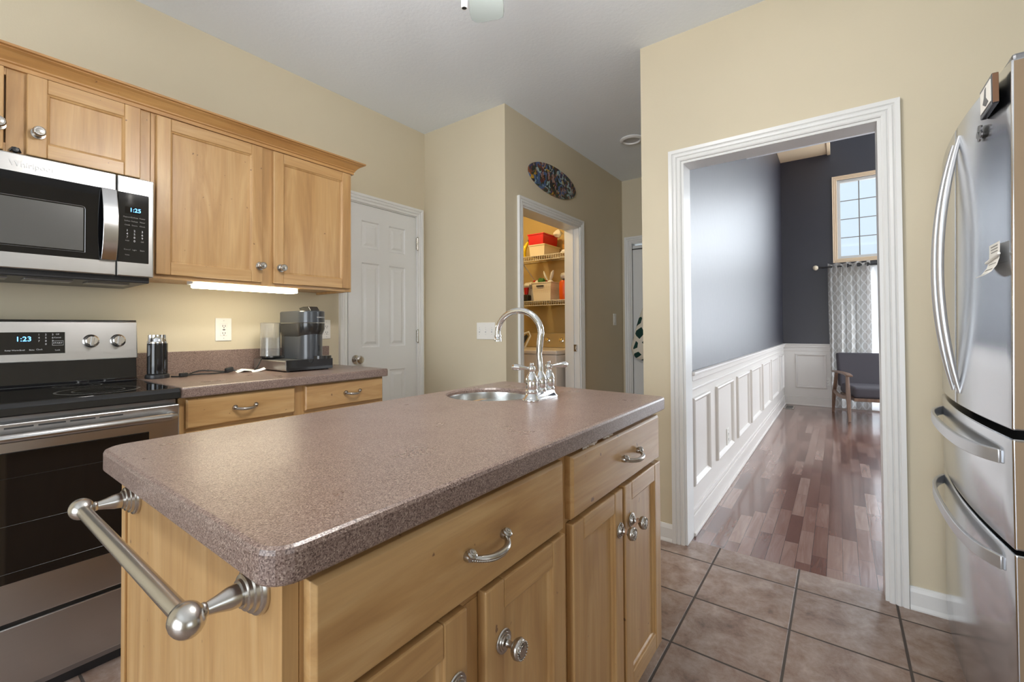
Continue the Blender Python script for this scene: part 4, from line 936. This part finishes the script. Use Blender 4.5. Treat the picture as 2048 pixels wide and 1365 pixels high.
mb.lathe([(0, .012), (.050, .014), (.050, .190), (.0515, .193), (.049, .195), (.047, .190), (.047, .016), (0, .016)], (tx_, ty_, MZ), seg=36); wt = mb.build('water_tank', 'water_plastic', cm)
mb = MB(); mb.lathe([(0, .002), (.040, .002), (.050, .008), (.052, .015), (.047, .0155), (0, .015)], (tx_, ty_, MZ), seg=36); mb.build('tank_base', 'machine_dark', cm)
mb = MB(); mb.lathe([(0, .017), (.0465, .017), (.0465, .115), (0, .115)], (tx_, ty_, MZ), seg=36); mb.build('water', 'water_plastic', cm)
mb = MB(); mb.rbox((1.245, 2.45, MZ+.008), (.07, .05, .013), (0, 0, 0)); mb.build('tank_arm', 'machine_dark', cm, bevel=.002)

# ---------------------------------------------------------------- wall plates
def plate(name, label, cat, ax, t, s, a, z, w, h, gang, kind):
    loc = (a, t, z-h/2) if ax == 'y' else (t, a, z-h/2); o = thing(name, label, cat, loc)
    def B(mb, a0, a1, d0, d1, z0, z1):
        lo, hi = min(t+s*d0, t+s*d1), max(t+s*d0, t+s*d1)
        mb.box(*((a0, a1, lo, hi) if ax == 'y' else (lo, hi, a0, a1)), z0, z1)
    mb = MB(); B(mb, a-w/2, a+w/2, 0, .006, z-h/2, z+h/2); mb.build('cover_plate', 'white_plastic', o, bevel=.003)
    for g in range(gang):
        c = a-w/2+(g+.5)*w/gang; mode = kind[g]
        if mode == 't':
            mb = MB(); B(mb, c-.005, c+.005, .004, .007, z-.012, z+.012); tg = mb.build('toggle_slot', 'can_lens', o)
            mb = MB(); B(mb, c-.0035, c+.0035, .006, .017, z-.003, z+.009); mb.build('toggle', 'white_plastic', o, bevel=.001)
        elif mode == 'r':
            for q in (-1, 1):
                mb = MB(); B(mb, c-.016, c+.016, .004, .0085, z+q*.016-.0145, z+q*.016+.0145); mb.build('rocker', 'white_plastic', o, bevel=.001)
        else:
            mb = MB(); B(mb, c-.017, c+.017, .004, .008, z-.034, z+.034); mb.build('socket_face', 'white_plastic', o, bevel=.002)
            for q in (-1, 1):
                for u in (-.006, .006):
                    mb = MB(); B(mb, c+u-.0012, c+u+.0012, .0075, .0085, z+q*.019-.005, z+q*.019+.005); mb.build('socket_slot', 'slot_dark', o)
                mb = MB(); B(mb, c-.0022, c+.0022, .0075, .0085, z+q*.019-.012, z+q*.019-.008); mb.build('ground_hole', 'slot_dark', o)
            if mode == 'g':
                mb = MB(); B(mb, c-.006, c+.006, .0075, .0095, z-.004, z+.001); mb.build('test_button', 'slot_dark', o)
        for q in (-1, 1):
            mb = MB(); zz = z+q*(h/2-.014)*(1 if mode != 't' else .52+.0); B(mb, c-.002, c+.002, .005, .0068, zz-.002, zz+.002); mb.build('screw', 'can_lens', o)
    return o
plate('wall_outlet', 'white outlet plate on the wall between milk frother and coffee machine', 'outlet', 'y', YC, -1, 1.016, 1.139, .080, .122, 1, 'g')
plate('switch_plate', 'white double switch plate partly hidden behind the coffee machine', 'switch', 'y', YC, -1, 1.594, 1.137, .116, .122, 2, 'to')
plate('switch_plate', 'white triple switch plate on the wall left of the faucet', 'switch', 'x', X1, -1, 1.985, 1.119, .165, .120, 3, 'ttt')
plate('light_switch', 'white switch plate on the shaded wall right of the laundry opening', 'switch', 'y', Y1, -1, 4.38, 1.221, .072, .118, 1, 'r')
plate('wall_outlet', 'white outlet plate inside the second wainscot panel of the far room', 'outlet', 'y', YW-.006, -1, 3.62, .345, .075, .118, 1, 'o')
plate('wall_outlet', 'white outlet plate low on the far wainscot behind the curtain edge', 'outlet', 'x', XF-.006, -1, .135, .36, .060, .118, 1, 'o')

# ---------------------------------------------------------------- ceiling things
fn = thing('ceiling_fan', 'pale ceiling fan, one blade tip and its pull chain showing at the top edge', 'ceiling fan', (.845, .70, 2.18))
mb = MB(); mb.lathe([(0, 2.697), (.075, 2.697), (.070, 2.650), (.020, 2.630), (.012, 2.625), (.012, 2.42), (.03, 2.41), (.10, 2.395), (.115, 2.36), (.115, 2.30), (.09, 2.27), (0, 2.26)], (.845, .70, 0), seg=32); mb.build('motor', 'fan_backlit_grey', fn)
mb = MB(); mb.lathe([(0, 2.16), (.03, 2.165), (.05, 2.20), (.06, 2.26), (0, 2.27)], (.845, .70, 0), seg=24); mb.build('light_hub', 'fan_backlit_grey', fn)
for k in range(4):  # unseen globes on arms, added to brighten the ceiling
    a = PI/4+PI/2*k; gx, gy = .845+.15*math.cos(a), .70+.15*math.sin(a)
    mb = MB(); mb.tube([(.845+.04*math.cos(a), .70+.04*math.sin(a), 2.22), (.845+.11*math.cos(a), .70+.11*math.sin(a), 2.235), (gx, gy, 2.20)], .007, 8); ar = mb.build('added_globe_arm', 'fan_backlit_grey', fn)
    mb = MB(); mb.sphere((gx, gy, 2.155), .050, 18); mb.build('added_globe', 'added_globe_glow', ar)
for i in range(5):
    a = math.radians(35.3+72*i); ca, sa = math.cos(a), math.sin(a)
    def W_(u, v, z): return (.845+ca*u-sa*v, .70+sa*u+ca*v, 2.30+z+v*.12)
    mb = MB(); out = [(.16, -.048), (.40, -.060), (.52, -.064), (.548, -.060), (.562, -.045), (.575, -.010), (.588, .020), (.590, .045), (.580, .058), (.55, .063), (.40, .060), (.16, .048)]
    mb.loft([[W_(u, v, z) for u, v in out] for z in (-.004, .004)], smooth=False); mb.build('blade', 'fan_backlit_grey', fn, bevel=.002)
    mb = MB(); mb.strip([W_(.09, 0, .01), W_(.14, 0, -.010), (W_(.21, 0, -.012))], (-sa*.02, ca*.02, 0), .005); mb.build('blade_arm', 'fan_backlit_grey', fn)
pc = (.862, .752)
mb = MB(); mb.tube([(pc[0], pc[1], 2.24), (pc[0], pc[1], 2.02)], .0014, 6); ch = mb.build('pull_chain', 'white_plastic', fn)
mb = MB(); mb.lathe([(.0015, 2.03), (.0065, 2.022), (.0075, 2.00), (.0075, 1.962), (.0065, 1.962), (.005, 1.975), (0, 1.975)], (pc[0], pc[1], 0), seg=16); mb.build('chain_pull', 'white_plastic', ch)
mb = MB(); mb.lathe([(0, 1.964), (.0064, 1.963), (.0064, 1.968), (0, 1.97)], (pc[0], pc[1], 0), seg=16); mb.build('pull_core', 'slot_dark', ch)
cl = thing('recessed_light', 'small round recessed light in the hall ceiling', 'ceiling light', (3.625, 1.335, 2.68))
mb = MB(); mb.lathe([(.066, 2.695), (.092, 2.697), (.094, 2.690), (.086, 2.682), (.070, 2.680), (.064, 2.688), (.060, 2.697)], (3.625, 1.335, 0), seg=36); mb.build('trim_ring', 'can_light', cl)
mb = MB(); mb.lathe([(0, 2.693), (.064, 2.691), (.064, 2.697), (0, 2.697)], (3.625, 1.335, 0), seg=36); mb.build('lens', 'can_lens', cl)

# ---------------------------------------------------------------- oval art
mb = MB(); oc = Vector((3.150, Y1, 2.318)); N = 48
def ov(r, y): return [(oc.x+.370*r*math.cos(2*PI*i/N), y, oc.z+.118*r*math.sin(2*PI*i/N)) for i in range(N)]
mb.loft([ov(1, Y1-.001), ov(1, Y1-.014), ov(.985, Y1-.018)], smooth=False)
tag(mb.build('oval_wall_art', 'oval_art'), 'oval wall plaque painted in colourful scenery above the laundry opening', 'wall art')

# ---------------------------------------------------------------- laundry room
area_l = bpy.data.lights.new('laundry_bulb', 'POINT'); area_l.energy = 19; area_l.color = (1.0, .79, .42); area_l.shadow_soft_size = .08
ob = bpy.data.objects.new('laundry_bulb', area_l); C.objects.link(ob); ob.location = (3.25, 2.60, 2.42)
def wire_shelf(z, label):
    o = thing('wire_shelf', label, 'shelf', (4.05, 2.6, z-.045), 'wire shelves in the laundry room')
    mb = MB(); y0, y1 = 1.96, 3.30; xf = 3.86
    for x, zz in ((xf, z), (xf, z-.045), (4.05, z), (4.24, z)): mb.tube([(x, y0, zz), (x, y1, zz)], .0036, 6)
    n_ = int((y1-y0)/.026)
    for i in range(n_+1):
        y = y0+i*.026; mb.tube([(4.24, y, z+.002), (xf, y, z+.002), (xf-.002, y, z-.045)], .0019, 5)
    mb.build('wire_grid', 'ivory_wire', o)
    for y in (2.62, 2.0):
        mb = MB(); mb.tube([(xf+.03, y, z-.03), (4.235, y-.02, z-.30)], .006, 6); mb.build('brace', 'ivory_wire', o)
    return o
wire_shelf(1.870, 'upper white wire shelf holding the red and cream bins'); wire_shelf(1.412, 'lower white wire shelf holding the perforated basket')
def bin_(name, label, cat, mat, x0, x1, y0, y1, z0, z1, rim=.006, taper=.008):
    mb = MB()
    def q(i, z): return [(x0+i, y0+i, z), (x1-i, y0+i, z), (x1-i, y1-i, z), (x0+i, y1-i, z)]
    mb.loft([q(taper, z0), q(0, z1-.012), q(-rim, z1-.012), q(-rim, z1), q(.004, z1), q(taper+.004, z0+.006)], smooth=False)
    return tag(mb.build(name, mat, bevel=.002), label, cat)
bin_('storage_bin', 'cream storage bin on the upper wire shelf beneath the red bin', 'storage bin', 'cream_plastic', 3.900, 4.22, 2.345, 2.530, 1.875, 1.995)
bin_('storage_bin', 'red storage bin stacked on top of the cream bin', 'storage bin', 'red_plastic', 3.905, 4.20, 2.360, 2.545, 1.997, 2.110)
yb = thing('banana_bunch', 'yellow banana-like bunch left of the cream bin on the upper shelf', 'decoration', (3.93, 2.585, 1.876))
for i, (dy, dx) in enumerate(((.0, 0), (.022, .02), (.035, .045))):
    mb = MB(); mb.tube([(3.93+dx, 2.60+dy, 1.885), (3.915+dx, 2.602+dy, 1.93), (3.92+dx, 2.592+dy, 1.98), (3.935+dx, 2.572+dy, 2.025), (3.94+dx, 2.566+dy, 2.045)], [.012, .022, .020, .013, .006], 10); mb.build('banana', 'yellow_plastic', yb)
mb = MB(); mb.tube([(3.94, 2.566, 2.043), (3.943, 2.562, 2.066)], .006, 8); mb.build('tip', 'cord_black', yb)
# wicker basket with handle
wk = thing('wicker_basket', 'brown wicker basket at the right end of the upper shelf', 'basket', (4.04, 2.14, 1.874))
mb = MB(); mb.lathe([(0, 0), (.055, 0), (.062, .04), (.070, .09), (.072, .10), (.064, .10), (.056, .01), (0, .01)], (4.04, 2.14, 1.875), seg=20); mb.build('bowl', 'wicker', wk)
mb = MB(); mb.tube([(4.04+.0, 2.14+.068*math.cos(PI*i/14), 1.97+.10*math.sin(PI*i/14)) for i in range(15)], .006, 6); mb.build('hoop', 'wicker', wk)
def lump(name, label, cat, mat, c, r, sc, seed, amp=.25, parent=None):
    rnd = random.Random(seed); mb = MB(); mb.sphere((0, 0, 0), r, 18, sc)
    off = [Vector((rnd.uniform(-1, 1), rnd.uniform(-1, 1), rnd.uniform(-1, 1))).normalized() for _ in range(7)]
    for v in mb.bm.verts:
        d = v.co.normalized(); k = 1+amp*sum(math.sin(6*d.dot(o_)+i) for i, o_ in enumerate(off))/7*1.6; v.co = v.co*k+Vector(c)
    o = mb.build(name, mat, parent); return tag(o, label, cat) if not parent else o
lump('folded_cloth', 'crumpled white cloth behind the red bin', 'cloth', 'white_cloth', (4.11, 2.305, 2.125), .05, (.8, .9, .8), 3)
lump('white_rag', 'white rag on the upper shelf in front of the wicker basket', 'cloth', 'white_cloth', (3.925, 2.13, 1.893), .034, (.8, 1.2, .55), 5)
# perforated basket
mt, n, l, p = newmat('lattice_plastic'); MATS['lattice_plastic'] = mt
t = n.new('ShaderNodeTexCoord'); v = n.new('ShaderNodeTexVoronoi'); v.inputs['Scale'].default_value = 85; v.inputs['Randomness'].default_value = 0; l.new(t.outputs['Object'], v.inputs['Vector'])
cr = n.new('ShaderNodeValToRGB'); l.new(v.outputs['Distance'], cr.inputs[0]); cr.color_ramp.elements[0].position = .28; cr.color_ramp.elements[0].color = srgb(176, 150, 118); cr.color_ramp.elements[1].position = .34; cr.color_ramp.elements[1].color = srgb(240, 228, 206)
l.new(cr.outputs[0], p.inputs['Base Color']); p.inputs['Roughness'].default_value = .45
pb = bin_('perforated_basket', 'white perforated plastic basket filled with toys on the lower wire shelf', 'basket', 'lattice_plastic', 3.895, 4.21, 2.270, 2.495, 1.418, 1.605, taper=.014)
mb = MB(); mb.box(3.8835, 3.896, 2.355, 2.435, 1.560, 1.572); mb.build('grip_slot', 'slot_dark', pb)
# soft toys in the basket
rb = thing('plush_rabbit', 'white plush rabbit with upright ears sticking out of the perforated basket', 'soft toy', (3.98, 2.335, 1.60))
mb = MB(); mb.sphere((3.985, 2.328, 1.600), .032, 16, (1, 1.15, .95)); mb.build('head', 'white_cloth', rb)
for dy, tl in ((-.024, .35), (.032, -.3)):
    mb = MB(); mb.tube([(3.975, 2.335+dy*.6, 1.625), (3.97, 2.335+dy*1.2, 1.66), (3.97, 2.335+dy*1.7, 1.70), (3.975, 2.335+dy*2.0, 1.725)], [.010, .020, .019, .006], 10, flat=.5); mb.build('ear', 'white_cloth', rb)
lump('plush_toy', 'green and white plush toy at the left of the basket', 'soft toy', 'green_cloth', (3.955, 2.412, 1.618), .034, (1, 1.2, 1), 8)
lump('plush_toy', 'small round white plush at the far left inside the basket', 'soft toy', 'white_cloth', (3.95, 2.465, 1.602), .028, (1, 1, 1), 9, .1)
jr = thing('orange_canister', 'tall orange canister at the right end of the lower wire shelf', 'canister', (3.97, 2.165, 1.416))
mb = MB(); mb.lathe([(0, 0), (.040, .002), (.046, .015), (.048, .10), (.046, .17), (.036, .195), (0, .20)], (3.97, 2.165, 1.416), seg=24); mb.build('body', 'orange_plastic', jr)
mb = MB(); mb.lathe([(.014, .198), (.013, .215), (0, .217)], (3.97, 2.165, 1.416), seg=14); mb.build('cap', 'slot_dark', jr)
lump('plastic_bag', 'clear plastic bag slumped behind the orange canister', 'bag', 'clear_bag', (4.08, 2.20, 1.665), .055, (.9, 1.1, .8), 12)
lump('plastic_bag', 'crinkled clear bag on the lower shelf left of the perforated basket', 'bag', 'clear_bag', (4.00, 2.60, 1.585), .062, (.9, 1.1, .62), 13)
bin_('clear_box', 'translucent white box at the left of the lower wire shelf', 'box', 'clear_bag', 3.99, 4.20, 2.535, 2.75, 1.418, 1.55)
mb = MB(); mb.lathe([(0, 0), (.020, 0), (.026, .07), (.024, .07), (.019, .004), (0, .004)], (3.93, 2.585, 1.490), seg=18)
tag(mb.build('red_cup', 'red_lid'), 'small red cup left of the perforated basket', 'cup')
mb = MB(); mb.rbox((3.93, 2.588, 1.452), (.075, .085, .070), (0, 0, .1))
tag(mb.build('dark_pouch', 'machine_dark', bevel=.012), 'dark pouch under the red cup on the lower shelf', 'pouch')
mb = MB(); mb.rbox((4.13, 2.522, 1.640), (.14, .13, .014), (0, 0, .05))
tag(mb.build('serving_tray', 'red_plastic', bevel=.004), 'flat red tray lying across the bag and box on the lower shelf', 'tray')
# washer
ws = thing('washing_machine', 'white top-load washing machine seen through the laundry opening', 'washing machine', (3.86, 2.32, 0))
mb = MB(); mb.box(3.50, 4.17, 1.99, 2.67, .02, .895); mb.build('cabinet', 'washer_white', ws, bevel=.008)
mb = MB(); mb.box(3.495, 4.175, 1.985, 2.675, .897, .935); mb.build('lid', 'washer_white', ws, bevel=.008)
mb = MB(); mb.prism([(4.04, .935), (4.17, .935), (4.17, 1.10), (4.10, 1.10)], 'y', 1.995, 2.665) if False else mb.loft([[(4.03, y, .936), (4.17, y, .936), (4.17, y, 1.085), (4.09, y, 1.085)] for y in (1.995, 2.665)], smooth=False)
pn = mb.build('control_panel', 'washer_panel', ws, bevel=.006)
for y in (2.50, 2.405, 2.245, 2.10):
    mb = MB(); mb.lathe([(.026, 0), (.026, .004), (.019, .008), (.017, .026), (0, .028)], (4.058, y, 1.012), (-.93, 0, .37), 20); mb.build('dial', 'chrome', pn)
mb = MB(); mb.tube([(3.80, 2.64, .945), (3.79, 2.62, 1.00), (3.80, 2.56, 1.075), (3.81, 2.48, 1.10), (3.81, 2.46, 1.06), (3.80, 2.50, .98), (3.80, 2.52, .942)], .009, 10)
wd_ = tag(mb.build('garment_steamer', 'white_plastic'), 'white looped handheld steamer with dark inset on the washer lid', 'steamer')
mb = MB(); mb.prism([(2.60, 1.01), (2.50, 1.075), (2.485, 1.055), (2.53, .985)], 'x', 3.795, 3.805); mb.build('inset', 'slot_dark', wd_)

# ---------------------------------------------------------------- hall: bag on the white door
mt, n, l, p = newmat('cow_cloth'); MATS['cow_cloth'] = mt
t = n.new('ShaderNodeTexCoord'); v = n.new('ShaderNodeTexVoronoi'); v.inputs['Scale'].default_value = 7.5; v.feature = 'DISTANCE_TO_EDGE'; l.new(t.outputs['Object'], v.inputs['Vector'])
cr = n.new('ShaderNodeValToRGB'); l.new(v.outputs['Distance'], cr.inputs[0]); cr.color_ramp.interpolation = 'CONSTANT'
cr.color_ramp.elements[0].color = srgb(232, 226, 212); cr.color_ramp.elements[1].position = .15; cr.color_ramp.elements[1].color = srgb(24, 62, 56)
l.new(cr.outputs[0], p.inputs['Base Color']); p.inputs['Roughness'].default_value = .95
bgx = thing('hanging_bag', 'white and dark green patterned cloth bag hanging on the hall door', 'bag', (4.54, 1.56, .80))
mb = MB(); rings = []
for z_, w_, d_, yc in ((.802, .01, .01, 1.57), (.815, .07, .035, 1.565), (.86, .13, .06, 1.55), (.93, .155, .07, 1.54), (1.02, .135, .065, 1.535), (1.12, .115, .05, 1.53), (1.22, .09, .035, 1.525), (1.33, .055, .02, 1.52), (1.42, .012, .012, 1.505)):
    rings.append([(4.535+d_*math.cos(a)*.8, yc+w_*math.sin(a)*(1+.04*math.sin(5*a)), z_) for a in [2*PI*i/24 for i in range(24)]])
mb.loft(rings); mb.build('pouch', 'cow_cloth', bgx)
mb = MB(); mb.tube([(4.58, 1.50, 1.46), (4.54, 1.505, 1.44), (4.54, 1.508, 1.38)], .008, 8); mb.build('strap', 'cow_cloth', bgx)

# ---------------------------------------------------------------- fridge things
def yf2(x): return yfr(x)
pf = thing('photo_magnet', 'black framed photo magnet at the top of the refrigerator door', 'photo magnet', (1.645, -.305, 1.673))
fx0, fx1, fz0, fz1, ys = 1.588, 1.704, 1.673, 1.747, -.300
mb = MB(); mb.box(fx0, fx1, -.3120, ys, fz0, fz1); mb.build('frame', 'photo_black', pf, bevel=.002)
mb = MB(); mb.box(fx0+.010, fx1-.010, ys-.001, ys+.0012, fz0+.010, fz1-.010); mb.build('photo', 'paper', pf)
mb = MB(); mb.loft([[(x, ys+y, z) for x, z in ((1.615, 1.690), (1.640, 1.686), (1.668, 1.700), (1.655, 1.712), (1.648, 1.732), (1.636, 1.733), (1.638, 1.708))] for y in (.0012, .0018)], smooth=False); mb.build('dark_figure', 'photo_black', pf)
mb = MB(); mb.box(fx0-.0015, fx0, -.3110, ys-.001, fz0+.002, fz1-.002); mb.build('side_strip', 'brass_wood', pf)
mb = MB()
for k in range(5):
    a = 2*PI*k/5; mb.loft([[(1.735+.016*math.cos(a)+.013*math.cos(b_), -.3055+d, 1.650+.013*math.sin(a)+.009*math.sin(b_)) for b_ in [2*PI*q/10 for q in range(10)]] for d in (0, .0035)], smooth=False)
tag(mb.build('flower_magnet', 'grey_metal'), 'small silvery flower-shaped magnet below the framed photo on the fridge', 'magnet')
nt_ = thing('fridge_note', 'white printed paper slip curling off the refrigerator door', 'note', (1.635, -.30, 1.26))
xc = 1.637
mb = MB(); pts = [(xc, -.3075, 1.340), (xc, -.3075, 1.320), (xc, -.3065, 1.300), (xc, -.3020, 1.283), (xc, -.2930, 1.268), (xc, -.2805, 1.259)]
mb.strip(pts, (.046, 0, 0), .0006); pa = mb.build('paper', 'paper', nt_)
for z in (1.333, 1.326, 1.319): mb = MB(); mb.box(xc-.030, xc+.030, -.3072, -.3069, z-.0014, z+.0014); mb.build('print_line', 'dim_print', pa)
for y, z, a_ in ((-.3045, 1.2905, .35), (-.2975, 1.2755, .6), (-.2865, 1.2632, 1.0)): mb = MB(); mb.rbox((xc, y+.0006, z), (.064, .0005, .004), (a_, 0, 0)); mb.build('print_line', 'dim_print', pa)
mb = MB(); mb.rbox((xc, -.3035, 1.303), (.120, .006, .006), (0, .10, .0)); mb.build('bar_magnet', 'white_plastic', nt_, bevel=.002)

# ---------------------------------------------------------------- far room things
# floor vent
vt = thing('floor_vent', 'small metal floor register in the corner of the far room', 'vent', (7.55, .565, 0))
mb = MB(); mb.box(7.40, 7.72, .505, .625, .0005, .006); mb.build('vent_plate', 'pewter', vt, bevel=.002)
for i in range(8):
    mb = MB(); mb.box(7.42+i*.036, 7.440+i*.036, .525, .605, .0055, .0066); mb.build('slot', 'slot_dark', vt)
# curtains
rd = thing('curtain_rod', 'thin dark curtain rod with a pale ball finial on the navy far wall', 'curtain rod', (7.80, -.9, 1.955))
mb = MB(); mb.tube([(7.79, .235, 1.965), (7.79, -2.1, 1.965)], .010, 12); mb.build('rod', 'dark_plastic', rd)
mb = MB(); mb.sphere((7.79, .250, 1.965), .034, 18); mb.build('finial', 'cream_plastic', rd)
mb = MB(); mb.tube([(7.79, .17, 1.965), (7.88, .17, 1.965)], .007, 8); mb.build('bracket', 'dark_plastic', rd)
def drape(name, label, mat, y0, y1, z0, z1, x, amp, waves, seedp=0, top=None):
    mb = MB(); N = int(waves*12); M = 14
    G = []
    for j in range(M+1):
        v_ = j/M; row = []
        for i in range(N+1):
            u = i/N; a = 2*PI*waves*u+seedp
            y = y0+(y1-y0)*u + .012*math.sin(2.1*a+v_*3)
            row.append(mb.bm.verts.new((x+amp*math.sin(a)*(1-.25*v_)+.006*math.sin(9*v_+a), y, z1+(z0-z1)*v_+(.016*math.cos(a) if j == 0 else 0))))
        G.append(row)
    for j in range(M):
        for i in range(N): f = mb.bm.faces.new((G[j][i], G[j][i+1], G[j+1][i+1], G[j+1][i])); f.smooth = True
    return tag(mb.build(name, mat), label, 'curtain')
cu = drape('lattice_curtain', 'grey curtain with a white lattice pattern hanging from the rod, beside the armchair', 'curtain_cloth', .100, -.335, .02, 2.005, 7.775, .032, 4.0, .6)
for y in (.03, -.10, -.22, -.31):
    mb = MB(); mb.lathe([(.018, -.003), (.026, -.003), (.026, .003), (.018, .003)], (7.752, y, 1.965), (1, 0, 0), 16); mb.build('grommet', 'dark_plastic', cu)
drape('sheer_curtain', 'bright white sheer curtain right of the lattice curtain in the far room', 'sheer_cloth', -.300, -2.0, .02, 1.945, 7.83, .022, 11.0)
# two-seat chair
ls = thing('loveseat', 'dark grey upholstered loveseat with a wooden arm frame in the far room', 'loveseat', (0, 0, 0))
mb = MB(); mb.box(-.345, .26, -1.18, -.045, .285, .415); mb.build('seat_cushion', 'sofa_grey', ls, bevel=.035, seg=4)
mb = MB(); mb.loft([[(.15, y, .36), (.29, y, .36), (.39, y, .785), (.30, y, .795)] for y in (-1.17, -.03)], smooth=False); mb.build('back_cushion', 'sofa_grey', ls, bevel=.022, seg=4)
mb = MB(); mb.box(-.33, .27, -1.16, -.05, .245, .285); mb.build('seat_rail', 'chair_wood', ls, bevel=.006)
for y in (0, -1.24):
    mb = MB(); mb.tube([(-.345, y, .002), (-.305, y, .30), (-.27, y, .545)], [.015, .026, .018], 10, flat=.7); mb.build('leg', 'chair_wood', ls)
    mb = MB(); mb.tube([(.40, y, .002), (.33, y, .28), (.20, y, .545)], [.015, .024, .018], 10, flat=.7); mb.build('leg', 'chair_wood', ls)
    mb = MB(); mb.strip([(-.365, y, .548), (-.25, y, .562), (.05, y, .560), (.30, y, .548)], (0, .033, 0), .022); mb.build('armrest', 'chair_wood', ls, bevel=.006)
    mb = MB(); mb.strip([(-.305, y, .29), (-.10, y, .262), (.15, y, .262), (.33, y, .29)], (0, .012, 0), .045); mb.build('side_rail', 'chair_wood', ls, bevel=.004)
ls.location = (7.147, -.013, 0); ls.rotation_euler = (0, 0, math.radians(12.6))
